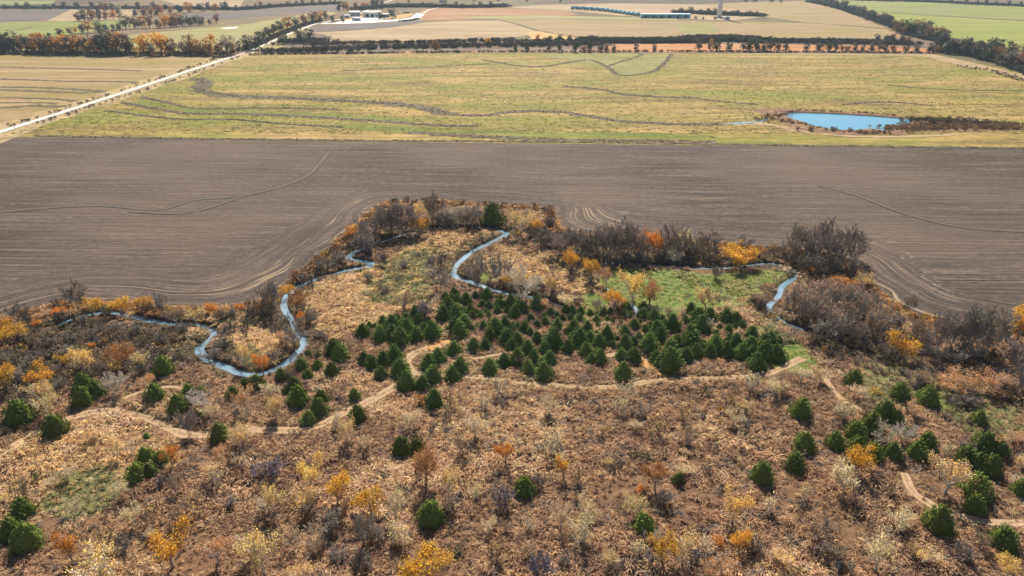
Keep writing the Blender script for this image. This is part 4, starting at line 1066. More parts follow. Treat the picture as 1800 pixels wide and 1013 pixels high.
dec += tab4(0, 700, 3.236, [(985, 410, 275, 95, 'o'), (420, 935, 765, 135, 'o'), (985, 960, 742, 250, 'g'), (1235, 945, 800, 150, 'h'), (585, 1045, 890, 250, 'b'), (1375, 312, 170, 105, 'b'), (1265, 392, 280, 90, 'h'), (1205, 472, 355, 100, 'b'), (1005, 552, 425, 80, 'n'), (690, 572, 470, 95, 'p'), (765, 722, 600, 105, 'p'), (1000, 722, 620, 90, 'n'), (385, 472, 400, 100, 'p'), (675, 352, 240, 85, 'b'), (515, 262, 205, 110, 'h'), (1090, 212, 95, 85, 'x'), (1300, 620, 560, 90, 's'), (700, 860, 790, 110, 'S'), (300, 500, 450, 90, 'p'), (1440, 900, 760, 120, 'p'), (830, 690, 640, 70, 's'), (30, 600, 540, 80, 'b'), (860, 800, 740, 70, 'p')])
dec += tab4(450, 700, 3.236, [(320, 505, 330, 170, 'P'), (465, 615, 428, 150, 'g'), (115, 645, 492, 115, 'b'), (290, 655, 498, 145, 'b'), (655, 655, 503, 185, 'g'), (518, 268, 112, 90, 'b'), (970, 482, 288, 150, 'r'), (1092, 562, 360, 115, 'b'), (1420, 375, 240, 115, 'o'), (800, 695, 540, 120, 'p'), (815, 835, 728, 140, 'p'), (975, 1060, 885, 270, 'G'), (50, 1005, 738, 200, 'b'), (258, 1040, 948, 140, 'b'), (120, 122, 0, 90, 'b'), (1245, 225, 95, 130, 'p'), (1180, 332, 220, 115, 'n'), (880, 182, 80, 95, 'p'), (1400, 605, 460, 165, 'v'), (610, 835, 660, 100, 'x'), (80, 440, 345, 185, 'v'), (400, 765, 650, 190, 's'), (690, 800, 680, 150, 's'), (1090, 640, 560, 80, 'p'), (600, 960, 860, 160, 'S'), (480, 920, 840, 130, 's'), (330, 880, 800, 120, 'n'), (1330, 760, 690, 90, 'p'), (1250, 560, 490, 80, 'p'), (1420, 760, 690, 90, 'n')])
dec += tab4(900, 700, 3.236, [(295, 458, 330, 85, 'g'), (810, 525, 358, 155, 'r'), (735, 560, 500, 70, 'o'), (1240, 725, 520, 160, 'P'), (1282, 895, 768, 130, 'g'), (410, 665, 550, 120, 'p'), (275, 745, 610, 110, 'p'), (392, 815, 680, 150, 'p'), (692, 685, 560, 130, 'b'), (850, 965, 795, 170, 'g'), (965, 960, 800, 150, 'b'), (790, 835, 765, 95, 'W'), (160, 1015, 815, 190, 'v'), (862, 615, 530, 130, 's'), (700, 115, 20, 150, 'n'), (1255, 155, 50, 110, 'p'), (1320, 100, 20, 90, 'b'), (215, 105, 0, 105, 'p'), (545, 395, 340, 55, 'b'), (985, 435, 380, 95, 'p'), (1185, 1010, 890, 150, 'h'), (1170, 860, 800, 70, 'o'), (1380, 880, 780, 110, 's'), (1020, 940, 850, 120, 's'), (700, 185, 120, 90, 'p'), (990, 260, 180, 110, 'n'), (1320, 170, 110, 80, 's'), (90, 900, 830, 100, 'n'), (560, 960, 880, 100, 'b'), (480, 700, 640, 70, 'p'), (300, 960, 890, 90, 'S'), (1100, 1040, 960, 120, 'h')])
dec += tab4(1350, 640, 2.716, [(412, 532, 418, 150, 'G'), (365, 625, 500, 145, 'p'), (515, 1000, 820, 150, 'p'), (838, 625, 455, 180, 'b'), (540, 392, 290, 95, 'w'), (635, 382, 300, 80, 'w'), (692, 252, 172, 90, 'h'), (850, 140, 50, 130, 'h'), (940, 150, 40, 130, 'h'), (1040, 140, 40, 140, 'h'), (905, 90, 10, 120, 'h'), (1120, 120, 50, 110, 'n'), (1160, 385, 308, 100, 'h'), (1142, 1020, 930, 110, 'P'), (235, 845, 740, 165, 'n'), (620, 805, 720, 120, 'p'), (355, 275, 180, 95, 'p'), (155, 85, 5, 95, 'p'), (930, 425, 345, 90, 's'), (1212, 505, 445, 70, 'b'), (1205, 140, 20, 100, 'd'), (705, 95, 30, 120, 'n'), (920, 940, 868, 110, 'S'), (250, 85, 10, 80, 'p'), (30, 150, 60, 100, 'p'), (740, 960, 890, 120, 'b'), (280, 920, 850, 130, 'n'), (1000, 880, 810, 90, 'n'), (60, 960, 880, 120, 'b'), (430, 160, 90, 90, 'p'), (470, 250, 190, 80, 'n'), (900, 200, 140, 110, 'S'), (960, 190, 130, 100, 's')])
dec += tab4(0, 480, 3.376, [(470, 235, 55, 115, 'd'), (548, 235, 112, 130, 'g'), (642, 235, 130, 85, 'S'), (730, 228, 102, 130, 'g'), (850, 228, 130, 85, 'g'), (895, 225, 140, 60, 'g'), (772, 245, 190, 70, 'b'), (115, 310, 185, 80, 'd'), (170, 300, 200, 70, 'd'), (350, 245, 198, 85, 'o'), (250, 280, 222, 105, 'h'), (35, 340, 258, 95, 'g'), (110, 400, 298, 165, 'g'), (30, 430, 340, 110, 'g'), (212, 325, 268, 65, 'o'), (965, 245, 140, 85, 'd'), (1050, 300, 160, 120, 'n'), (1160, 285, 182, 120, 'b'), (1262, 240, 190, 110, 'o'), (1430, 225, 182, 65, 'o'), (1600, 235, 80, 110, 'd'), (742, 570, 408, 150, 'r'), (855, 575, 458, 95, 'b'), (700, 560, 470, 60, 'h'), (500, 590, 438, 150, 'P'), (382, 560, 482, 80, 'g'), (552, 450, 402, 45, 'o'), (690, 725, 610, 120, 'w'), (885, 700, 600, 85, 'h'), (1442, 550, 408, 100, 'b'), (1565, 605, 475, 105, 'o'), (1470, 875, 668, 115, 'h'), (1640, 875, 740, 85, 'b'), (1612, 735, 640, 100, 'p'), (1195, 800, 715, 130, 'w'), (1250, 865, 785, 100, 'p'), (45, 710, 540, 140, 'g'), (240, 690, 540, 160, 'g'), (245, 790, 640, 160, 'b'), (285, 870, 720, 140, 'b'), (35, 480, 425, 80, 'r'), (165, 570, 490, 110, 's'), (90, 580, 470, 100, 'd'), (600, 590, 510, 100, 's'), (1130, 965, 830, 85, 'x'), (1430, 1020, 918, 120, 'b'), (300, 460, 380, 130, 'S'), (430, 420, 330, 140, 'S'), (420, 500, 410, 130, 's'), (560, 380, 300, 120, 'S'), (680, 360, 290, 110, 's'), (780, 370, 300, 100, 'S'), (960, 420, 350, 110, 's'), (1080, 380, 300, 110, 'S'), (230, 560, 480, 120, 'S'), (130, 640, 560, 110, 's'), (340, 600, 530, 100, 'S'), (180, 820, 720, 100, 's'), (360, 700, 620, 90, 's'), (860, 600, 520, 90, 'S'), (1240, 500, 410, 120, 's'), (1330, 450, 390, 100, 'S'), (1380, 260, 200, 100, 'S'), (1510, 260, 180, 110, 'S')])
dec += tab4(450, 330, 2.895, [(620, 235, 105, 120, 's'), (690, 235, 85, 125, 'x'), (745, 235, 80, 140, 'n'), (830, 250, 148, 90, 'g'), (838, 170, 68, 75, 'b'), (900, 185, 38, 95, 'd'), (940, 195, 95, 100, 's'), (1000, 195, 88, 95, 's'), (1060, 195, 90, 95, 'w'), (1122, 190, 98, 80, 'x'), (1350, 248, 108, 115, 'b'), (1430, 245, 150, 75, 'g'), (1400, 200, 120, 70, 'b'), (1445, 295, 198, 105, 'S'), (1490, 200, 130, 80, 'S'), (510, 245, 182, 65, 'g'), (540, 305, 200, 125, 's'), (480, 260, 205, 70, 'o'), (575, 320, 210, 110, 's'), (85, 600, 490, 95, 'd'), (165, 545, 480, 75, 'g'), (215, 640, 520, 100, 'r'), (150, 700, 620, 80, 's'), (200, 805, 690, 95, 'x'), (232, 690, 630, 60, 'o'), (140, 790, 720, 65, 'h'), (270, 690, 600, 90, 'S'), (755, 625, 530, 95, 'n'), (940, 528, 408, 120, 'x'), (860, 655, 565, 115, 'v'), (660, 545, 470, 60, 's'), (1190, 490, 330, 130, 'x'), (1130, 470, 350, 100, 's'), (1260, 470, 370, 90, 'x'), (1385, 580, 428, 170, 'w'), (1290, 520, 430, 75, 'g'), (1350, 490, 430, 90, 'g'), (1445, 610, 560, 90, 'h'), (1500, 545, 440, 90, 'b'), (740, 415, 365, 80, 'S'), (910, 395, 350, 80, 'S'), (590, 480, 420, 70, 'S'), (340, 420, 350, 110, 'S'), (250, 480, 400, 90, 'S'), (420, 380, 320, 90, 's')])
dec += tab4(900, 330, 2.895, [(240, 345, 240, 115, 'x'), (325, 345, 215, 110, 'x'), (400, 350, 225, 105, 's'), (460, 360, 215, 115, 'x'), (530, 360, 195, 130, 'x'), (600, 360, 205, 115, 'x'), (690, 360, 208, 105, 'o'), (740, 350, 230, 70, 'o'), (815, 330, 198, 115, 'd'), (880, 335, 205, 115, 'p'), (922, 350, 258, 95, 's'), (822, 380, 320, 90, 'W'), (1005, 340, 226, 100, 'd'), (1150, 400, 300, 165, 'G'), (1130, 345, 258, 100, 'g'), (1190, 320, 250, 70, 'x'), (1032, 460, 370, 70, 's'), (295, 430, 308, 95, 'g'), (400, 480, 348, 100, 'g'), (480, 500, 398, 70, 'h'), (612, 585, 398, 135, 'P'), (700, 600, 478, 125, 'r'), (515, 630, 518, 110, 'g'), (990, 625, 508, 110, 'b'), (1020, 610, 510, 80, 'x'), (1082, 610, 540, 60, 'n'), (1120, 670, 580, 110, 'p'), (1165, 600, 560, 70, 'h'), (720, 645, 600, 85, 's'), (432, 620, 570, 60, 'x'), (205, 530, 430, 75, 'n'), (270, 600, 525, 100, 'p'), (862, 650, 610, 60, 'p'), (800, 645, 610, 55, 'n'), (200, 310, 240, 90, 's'), (360, 380, 310, 90, 'S'), (560, 375, 310, 100, 's'), (650, 380, 320, 90, 'S'), (1000, 740, 650, 80, 'W'), (1260, 350, 290, 90, 'r'), (1080, 330, 280, 70, 'r')])
dec += tab4(1300, 380, 2.98, [(290, 185, 70, 105, 'd'), (350, 210, 60, 115, 'd'), (405, 190, 55, 85, 'd'), (470, 190, 48, 125, 'd'), (530, 210, 70, 110, 'd'), (580, 225, 90, 95, 'd'), (330, 285, 150, 110, 'S'), (420, 295, 150, 120, 'S'), (500, 300, 165, 120, 'S'), (590, 305, 190, 110, 'S'), (300, 490, 345, 125, 'R'), (350, 440, 335, 125, 'R'), (430, 445, 320, 135, 'R'), (520, 480, 325, 135, 'R'), (600, 490, 355, 125, 'R'), (680, 510, 375, 110, 'R'), (450, 580, 440, 140, 'R'), (560, 590, 440, 130, 'R'), (390, 560, 410, 130, 'R'), (430, 650, 540, 135, 's'), (620, 650, 490, 130, 's'), (700, 640, 490, 120, 'n'), (545, 380, 310, 110, 'o'), (650, 380, 300, 110, 'b'), (740, 560, 430, 110, 'n'), (825, 600, 480, 110, 's'), (880, 520, 425, 60, 'd'), (840, 545, 490, 60, 'b'), (692, 550, 500, 45, 'o'), (375, 305, 260, 60, 'o'), (1000, 700, 540, 120, 's'), (1070, 690, 500, 115, 'x'), (1130, 700, 515, 115, 'x'), (1200, 705, 490, 115, 'd'), (1280, 700, 535, 105, 's'), (1350, 690, 520, 100, 'x'), (930, 650, 520, 100, 'n'), (862, 770, 615, 175, 'g'), (1450, 660, 495, 160, 'G'), (1450, 775, 650, 130, 's'), (1120, 765, 690, 100, 'W'), (750, 730, 610, 95, 's'), (950, 890, 800, 120, 'n'), (1480, 880, 700, 100, 'd'), (130, 470, 395, 105, 'n'), (1180, 750, 640, 120, 's'), (1030, 760, 640, 110, 'S'), (790, 660, 540, 120, 's')])
WIS = [(40, 875), (95, 800), (130, 905), (165, 780), (185, 960), (215, 905), (230, 800), (255, 760), (270, 920), (330, 800), (345, 900), (350, 960), (385, 855), (395, 985), (420, 830), (455, 800), (470, 900), (505, 790), (520, 960), (560, 800), (585, 760), (600, 990), (640, 790), (655, 745), (690, 960), (700, 740),
       (735, 830), (745, 1000), (800, 720), (815, 930), (850, 720), (860, 790), (870, 985), (905, 760), (935, 930), (950, 710), (965, 800), (1000, 740), (1010, 850), (1030, 990), (1055, 770), (1075, 900), (1090, 730), (1110, 820), (1120, 980), (1150, 710), (1160, 770), (1190, 930), (1205, 740), (1225, 820), (1240, 985), (1260, 770), (1280, 720),
       (1300, 840), (1310, 960), (1330, 760), (1345, 905), (1370, 820), (1380, 700), (1395, 960), (1415, 880), (1440, 800), (1455, 920), (1470, 760), (1490, 890), (1510, 960), (1560, 870), (1580, 930), (1600, 980), (1630, 830), (1660, 800), (1690, 760), (1720, 880), (1745, 985), (1780, 860), (740, 700), (880, 700), (1020, 700), (1100, 700), (1240, 690), (1320, 690)]
for i, (a, b_) in enumerate(WIS[::2]):
    wv_ = 24 + 18 * rt.random(); dec.append((a, b_, b_ - wv_ * 1.0, wv_, 'y' if rt.random() < .6 else 'z'))
dec += tab4(1300, 380, 2.98, [(315, 235, 105, 120, 'x'), (385, 250, 100, 120, 'd'), (450, 245, 95, 125, 'x'), (515, 262, 110, 125, 'd'), (590, 255, 130, 110, 'x'), (260, 230, 120, 90, 'x'), (1030, 705, 520, 110, 'x'), (1100, 705, 530, 110, 'x'), (1165, 705, 510, 110, 'x'), (1240, 705, 510, 110, 'x'), (1320, 700, 530, 100, 'x'),
    (370, 500, 350, 130, 'R'), (480, 520, 335, 140, 'R'), (560, 520, 340, 130, 'R'), (330, 540, 400, 110, 'R'), (520, 640, 480, 140, 'R'), (650, 560, 420, 120, 'R'), (730, 600, 450, 120, 's')])
dec += tab4(900, 330, 2.895, [(280, 345, 235, 110, 'x'), (365, 350, 225, 105, 'x'), (430, 355, 215, 110, 'x'), (500, 362, 205, 115, 'x'), (570, 362, 205, 115, 'x'), (645, 362, 215, 105, 'x'), (780, 350, 240, 100, 'x'), (855, 348, 230, 100, 'x')])
dec += tab4(450, 330, 2.895, [(655, 235, 100, 110, 'x'), (720, 238, 90, 115, 'x'), (790, 240, 110, 110, 'x'), (965, 196, 95, 90, 'w'), (1030, 196, 92, 90, 'w'), (1095, 196, 95, 85, 'x'), (580, 260, 150, 100, 'x'), (540, 290, 190, 90, 'x')])
def dzone(px, py):
    if py > 925: return "at the prairie's front edge"
    if py > 830: return 'in the front prairie'
    if py > 690:
        return 'in the prairie below the trail' if px < 1330 else 'around the forked trail'
    if px < 330: return 'on the brushy stream flat' if py > 560 else 'below the ploughed field'
    if px < 640:
        return 'around the hairpin stream bend' if py > 545 else "along the slanting field edge"
    if py < 440 and px < 990: return 'in the field notch thicket'
    if py < 470 and px < 1370: return "on the creek's far bank"
    if px < 990: return 'between stream and grove'
    if px < 1360: return 'around the green creek meadow'
    if py < 490: return 'in the dark clump'
    return 'in the thicket east of the meadow'.replace('east of', 'beyond')
todo = []
for px, py, ty, wpx, kd in dec:
    nm, fam, lc, tc, phrase = KIND[kd]
    x, y, mpp = (float(v) for v in at(px, py))
    ang = math.atan2(CAMH, y)
    h = max((py - ty) * mpp / math.cos(ang) * .97, .8); wm = wpx * mpp
    k = int(rt.integers(0, len(SPEC[fam]))); pr = SPEC[fam][k]
    H0, W0 = dict(gold=(5, 4.2), full=(6, 5), sparse=(5, 4), bare=(8, 6.5), shrub=(3.2, 4.2), red=(5, 5.5), wisp=(2.4, 2.4))[fam]
    if fam == 'shrub': h = min(h, wm * 1.0)
    if fam == 'bare': h *= 1.2; wm *= 1.12
    e = plant(nm, nm + fam + str(k), pr, x, y, float(ground_z(x, y)) - .05, (wm / W0 * 1.08, wm / W0 * 1.08, h / H0), rt.random() * 6.28,
              {'trunk': jit(tc, rt), 'twigs': jit(tc, rt), 'crown': jit(lc, rt, .15)}, (rt.normal() * .04, rt.normal() * .04))
    e['category'] = 'shrub' if fam in ('shrub', 'red', 'wisp') else 'tree'
    e['group'] = phrase + 's' if not phrase.endswith('leaves') else phrase
    todo.append((e, x, y, phrase, dzone(px, py)))
byz = {}
for r_ in todo: byz.setdefault((r_[3], r_[4]), []).append(r_)
for (ph, z), L in byz.items():
    L.sort(key=lambda r_: r_[1])
    for i, r_ in enumerate(L):
        r_[0]['label'] = '%s %s' % (ph, z) + ('' if len(L) == 1 else ', %s from the road side' % ordinal(i))

# ---------------------------------------------------------------- trees of the far belts
DK, GY_, OG, GD, RS, PL, GN = (.085, .085, .075), (.15, .125, .105), (.52, .24, .06), (.62, .34, .05), (.27, .15, .08), (.42, .36, .27), (.06, .085, .035)
CN = {DK: 'dark', GY_: 'grey-brown', OG: 'orange', GD: 'golden', RS: 'rust-brown', PL: 'pale', GN: 'dark green'}
belt = []
def row(pts, n, h, pal, where, jx=5, jy=1.5, ww=1.0):
    a = np.array(pts, float); s = np.r_[0, np.cumsum(np.hypot(*np.diff(a, axis=0).T))]
    for i in range(n):
        q = (i + .5 + (rt.random() - .5) * .5) / n * s[-1]
        belt.append((np.interp(q, s, a[:, 0]) + (rt.random() - .5) * jx, np.interp(q, s, a[:, 1]) + (rt.random() - .5) * 2 * jy, h * (.8 + .4 * rt.random()), pal[int(rt.integers(0, len(pal)))], where, ww))
b1 = 'in the tree belt behind the hay field'
for X_, Y_, h, c in tab(0, 0, 6, [(0, 570, 170, DK), (40, 570, 150, GY_), (95, 560, 190, DK), (160, 560, 150, GY_), (230, 555, 160, RS), (300, 560, 150, DK), (350, 560, 150, GY_), (420, 565, 190, OG), (470, 575, 150, DK), (540, 575, 170, GY_), (600, 575, 180, OG), (680, 575, 180, GD), (750, 575, 160, GY_), (830, 578, 190, OG), (915, 575, 180, DK), (1000, 578, 170, GD), (1080, 580, 190, GY_), (1160, 580, 250, DK), (1240, 582, 210, OG), (1330, 582, 190, GY_), (1380, 580, 160, RS), (1520, 582, 190, GD), (1600, 580, 110, DK), (1710, 585, 210, GD), (1790, 585, 150, RS)]):
    belt.append((X_, Y_, h / 6 if isinstance(h, int) else h, c, b1, 1.0))
for X_, Y_, h, c in tab(300, 0, 6, [(40, 575, 110, GN), (130, 580, 150, PL), (215, 580, 190, RS), (290, 585, 150, OG), (350, 585, 120, PL), (430, 585, 190, GD), (520, 590, 130, RS), (600, 585, 190, PL), (660, 590, 110, RS), (720, 565, 120, DK), (820, 540, 150, DK), (900, 530, 110, GN)]):
    belt.append((X_, Y_, h, c, b1, 1.0))
b2 = 'in the tree row along the gravel road'
for X_, Y_, h, c in tab(300, 0, 6, [(930, 470, 120, DK), (985, 440, 110, GY_), (1040, 410, 110, DK), (1100, 380, 110, DK), (1160, 350, 110, GY_), (1235, 320, 120, OG), (1320, 290, 100, GY_), (1400, 270, 115, RS), (1500, 245, 105, RS), (1570, 235, 105, OG), (1630, 215, 85, RS)]):
    belt.append((X_, Y_, h, c, b2, 1.0))
for X_, Y_, h, c in tab(300, 0, 6, [(1585, 245, 55, GN), (1710, 240, 70, GN)]) + tab(600, 0, 10, [(30, 395, 110, GN), (690, 345, 115, GN), (895, 325, 145, GN), (470, 305, 55, GN), (560, 285, 55, GN)]):
    belt.append((X_, Y_, h, c, 'round the white farm yard', .9))
b3 = 'in the hedge line between hay fields'
for X_, Y_, h, c in tab(0, 0, 6, [(530, 415, 60, DK), (640, 390, 80, DK), (740, 370, 70, RS), (800, 350, 60, GD), (870, 350, 80, DK), (930, 345, 105, GD), (1040, 345, 105, DK), (1110, 330, 75, GN), (1190, 320, 65, GY_), (1260, 320, 70, GY_), (1330, 310, 130, GY_), (1420, 305, 100, GY_), (1500, 300, 110, OG), (1580, 300, 120, RS), (1660, 295, 90, GY_), (1740, 295, 125, GD), (1800, 290, 90, OG)]) + tab(300, 0, 6, [(60, 285, 130, RS), (130, 280, 110, GY_), (200, 275, 95, GY_), (270, 270, 90, DK), (330, 268, 85, DK), (415, 258, 50, DK), (485, 250, 90, RS)]):
    belt.append((X_, Y_, h, c, b3, 1.0))
b4 = 'in the small wood beyond the green wheat'
for X_, Y_, h, c in tab(0, 0, 6, [(830, 225, 85, RS), (890, 222, 110, GY_), (970, 215, 100, OG), (1050, 215, 90, GY_), (1120, 212, 80, RS), (1200, 200, 85, OG), (960, 160, 75, GY_), (1040, 150, 80, DK), (1120, 140, 90, RS), (1190, 130, 70, DK), (1260, 165, 105, PL), (1430, 170, 65, DK), (1520, 180, 85, RS), (1600, 175, 85, OG), (1660, 170, 60, GY_), (1565, 115, 60, PL)]):
    belt.append((X_, Y_, h, c, b4, 1.0))
b5 = 'in the farthest belt past the slate fields'
row([(0, 16), (90, 16.5), (200, 15.5), (300, 16)], 14, 9.5, [DK, DK, GY_, GN], b5)
row([(270, 25), (320, 23), (385, 18)], 9, 14, [RS, OG, GY_, DK], b5)
row([(392, 18), (400, 18)], 2, 11, [GN, DK], b5)
row([(412, 18), (480, 13), (540, 9.5), (600, 7)], 13, 8.5, [DK, DK, GY_, RS], b5)
row([(590, 19), (610, 18), (632, 19), (650, 14), (680, 11)], 9, 12, [RS, OG, GY_, DK], 'beyond the white farm yard')
row([(690, 13), (760, 13), (830, 14), (890, 12)], 12, 8, [DK, DK, GY_], 'in the dark belt behind the red field')
row([(700, 6), (800, 4), (900, 4), (1050, 2.5)], 7, 6, [DK, GY_, GN], 'in the dark belt behind the red field')
b6 = 'in the tree line by green wheat'
row([(1425, 4), (1448, 8), (1480, 16), (1510, 26), (1545, 38), (1570, 46)], 24, 13, [DK, DK, GN, GY_], b6, 7)
row([(1575, 55), (1600, 62), (1640, 68), (1660, 74)], 15, 20, [DK, GN, GY_, RS], b6, 12, 4)
row([(1540, 76), (1570, 77), (1600, 78)], 5, 15, [DK, GY_, RS], b6, 8, 1)
row([(1650, 92), (1690, 95), (1720, 101), (1760, 112), (1800, 126), (1840, 140)], 18, 25, [DK, GN, RS, GY_, DK], b6, 10, 3)
row([(1720, 86), (1760, 92), (1800, 98), (1840, 108)], 10, 17, [DK, RS, GN], b6, 8, 2)
row([(1520, 1.5), (1620, 4), (1700, 8), (1800, 12.5), (1840, 14)], 16, 8.5, [DK, DK, GY_, GN], 'in the farthest belt beyond the wheat')
b7 = "along the pasture's far hedgerow"
for X_, Y_, h, c in [(497, 78, 20, DK), (528, 76, 22, GY_), (545, 70, 17, DK), (552, 88, 14, DK), (575, 92, 17, DK), (597, 92, 11, DK), (617, 94, 13, DK), (765, 91, 21, RS), (858, 80, 12, GD), (906, 91, 11, GN), (925, 91, 12, GN), (965, 92, 11, DK), (984, 92.5, 12, GN), (1012, 92.5, 15, GN), (1026, 92, 11, RS), (1037, 92, 16, GN), (1056, 92, 13, DK), (1066, 92, 14, RS), (1078, 92, 12, DK), (1118, 91, 12, DK), (1150, 91, 11, DK), (1228, 90, 17, GY_), (1247, 90, 13, GY_), (1259, 90, 17, GN), (1281, 90, 15, GN), (1306, 91, 14, DK), (1317, 91, 20, GN), (1330, 91, 19, DK), (1342, 91, 17, GY_), (1355, 91, 17, DK), (1366, 91, 16, DK), (1380, 91, 13, DK), (1417, 91, 13, DK), (1440, 91.5, 16, DK), (1455, 91.5, 17, GN), (1467, 91.5, 15, DK), (1480, 91.5, 10, RS), (1490, 91.5, 11, RS), (1503, 92, 14, DK), (1516, 92, 12, DK), (1531, 92, 15, GY_), (1545, 92, 17, GY_), (1556, 92, 13, DK), (1568, 92, 13, RS), (1592, 92, 11, DK), (1610, 92.5, 12, DK), (1633, 93, 15, DK), (1646, 93, 12, RS),
                     (945, 74, 11, OG), (968, 72, 9, GN), (984, 72, 10, DK), (1002, 71, 8, RS), (1250, 78, 8, OG)]:
    belt.append((X_, Y_, h, c, b7, .95))
row([(1190, 21.5), (1230, 23), (1290, 26), (1338, 29)], 10, 7, [DK], 'in the low dark wood behind the tower', 6, 1.5, 1.2)
row([(1218, 33.5), (1262, 35)], 3, 4.5, [DK], 'in the low dark wood behind the tower', 3, .4, 1.2)
row([(1300, 2), (1380, 4.5)], 4, 5, [DK, GY_], 'in the low dark wood behind the tower', 6, 1.5, 1.3)
row([(1385, 232), (1400, 230), (1500, 233), (1515, 233), (1530, 233)], 5, 7, [RS, GY_], 'on the pond bank', 2, .5, 1.1)
todo = []
for px, py, hpx, c, where, ww in belt:
    x, y, mpp = (float(v) for v in at(px, py))
    h = hpx * mpp * 1.02
    low = h < 4.2 or 'low dark wood' in where or where == 'on the pond bank'
    fam = BELTLOW if low else BELT
    k = int(rt.integers(0, len(fam))); H0, W0 = (3.2, 4.5) if low else (11, 9)
    h *= 1.12; wm = h * (1.35 if low else .98) * ww * (.85 + .3 * rt.random())
    cj = jit(c, rt, .2)
    e = plant({DK: 'dark_tree', GY_: 'grey_tree', OG: 'orange_tree', GD: 'golden_tree', RS: 'rust_tree', PL: 'pale_tree', GN: 'green_tree'}[c], CN[c] + 'belt' + str(low) + str(k), fam[k], x, y, 0, (wm / W0, wm / W0, h / H0), rt.random() * 6.28, {'trunk': jit((.10, .085, .075), rt), 'crown': cj})
    e['category'] = 'tree'; e['group'] = 'trees ' + where
    todo.append((e, x, CN[c], where))
byz = {}
for r_ in todo: byz.setdefault((r_[2], r_[3]), []).append(r_)
for (cn, z), L in byz.items():
    L.sort(key=lambda r_: r_[1])
    for i, r_ in enumerate(L):
        r_[0]['label'] = '%s tree %s' % (cn, z) + ('' if len(L) == 1 else ', %s from the road side' % ordinal(i))

# ---------------------------------------------------------------- undergrowth: low twiggy brush nobody could count
def bush_mesh(rg, H, W):
    A, T, tips, td = grow(rg, H, W, stems=8, nb=3, ntw=4, fine=1, r=.06, up=.3)
    v, f = tubes(np.vstack([A[0], T[0]]), np.vstack([A[1], T[1]]), np.maximum(np.r_[A[2], T[2]], .02), np.maximum(np.r_[A[3], T[3]], .014), 3)
    i = rg.integers(0, len(tips), 90)
    lv, lf = leaves(tips[i] + rg.normal(size=(90, 3)) * .1, rg.normal(size=(90, 3)) + [0, 0, .4], .16 + .1 * rg.random(90), rg)
    V, F_ = join([(v, f), (lv, lf)])
    return mesh_from('bush', V, F_, m_bush, False, {'shade': rg.random(sum(len(q) for q in F_))})
rg = np.random.default_rng(5)
BUSH = [bush_mesh(rg, 1.3, 2.2) for i in range(5)]
p = candidates(1.15, rg, 60, 200); x, y = p.T
bz = samp(brush, x, y); ed = samp(ED, x, y); nd = samp(ND, x, y); tdm = samp(TD, x, y); lw = samp(lawn, x, y)
pr = np.clip(bz * .5 + np.where(ed < 3.0, .45, 0) + np.where((nd < 3.2) & (y > 100), .4, 0) + .02, 0, .8) * sstep(.3, .55, fbm(x * .3 + 9, y * .3, 2) + .1)
ok = (rg.random(len(x)) < pr) & (nd > 1.3) & (hides(x, y) > 1.0) & (tdm > .8) & (ed > .6) & (lw < .4)
x, y, ed, bz = x[ok], y[ok], ed[ok], bz[ok]; n = len(x)
tint = pick([(.20, .165, .145), (.14, .12, .105), (.27, .22, .18), (.18, .16, .085), (.33, .24, .15)], n, rg)
k = (ed < 3.0) & (rg.random(n) < .55); tint = np.where(k[:, None], pick([(.42, .2, .06), (.3, .15, .06), (.5, .3, .09), (.16, .1, .06)], n, rg), tint)
k = rg.random(n) < .06; tint = np.where(k[:, None], pick([(.6, .3, .04), (.6, .4, .1)], n, rg), tint)
s = .6 + .75 * rg.random(n)
instancer('undergrowth', BUSH, np.c_[x, y, ground_z(x, y)], np.c_[np.zeros((n, 2)), rg.random(n) * 6.283], np.c_[s, s, s * (.7 + .6 * rg.random(n))], rg.integers(0, len(BUSH), n), tint)
# thicket belts of the far hedgerows and the pond fringe
pts = []; tn = []; sc_ = []
def strip(L, hw, gap, pal, s0):
    q = along(L, hw, gap, rg); pts.append(np.c_[q, np.full(len(q), .05)]); tn.append(pick(pal, len(q), rg)); sc_.append(s0 * (.7 + .6 * rg.random(len(q))))
DKP = [(.085, .075, .07), (.12, .10, .085), (.07, .07, .055), (.15, .12, .1)]
strip([(545, 80), (620, 78), (700, 77), (760, 76), (840, 73), (900, 71)], 7, .5, DKP, 1.9)
strip([(470, 92), (560, 90), (640, 86), (760, 84), (850, 82), (940, 81), (1060, 78)], 12, .35, DKP, 2.0)
strip([(860, 77), (940, 75), (1000, 73), (1060, 74)], 14, .6, DKP, 1.9)
strip([(1035, 73), (1100, 75), (1200, 74), (1280, 72), (1340, 73)], 12, .14, DKP, 2.6)
strip([(1200, 70), (1270, 69), (1320, 71)], 8, .3, DKP, 2.6)
strip([(1300, 73.5), (1400, 75), (1500, 76), (1600, 79)], 12, .2, DKP, 2.2)
strip([(440, 97.5), (520, 96), (620, 95), (760, 93), (900, 92), (1060, 92), (1300, 92), (1640, 94)], 2, .8, DKP, 1.1)
strip([(505, 78), (540, 72), (570, 78)], 16, .3, DKP, 1.8)
strip([(0, 95.5), (200, 97), (400, 97.5)], 6, .5, DKP, 1.9)
strip([(430, 90), (520, 50), (560, 38)], 4, .5, DKP, 1.6)
DKF = [(.075, .075, .07), (.10, .09, .08), (.06, .07, .05)]
strip([(1425, 4), (1480, 16), (1545, 38), (1575, 48), (1610, 64), (1660, 74)], 8, .35, DKF, 2.4)
strip([(1640, 90), (1690, 94), (1720, 100), (1760, 111), (1800, 125), (1840, 139)], 6, .25, DKF, 2.4)
strip([(1500, 1.2), (1620, 3.7), (1700, 7.7), (1840, 13.8)], 10, .6, DKF, 2.8)
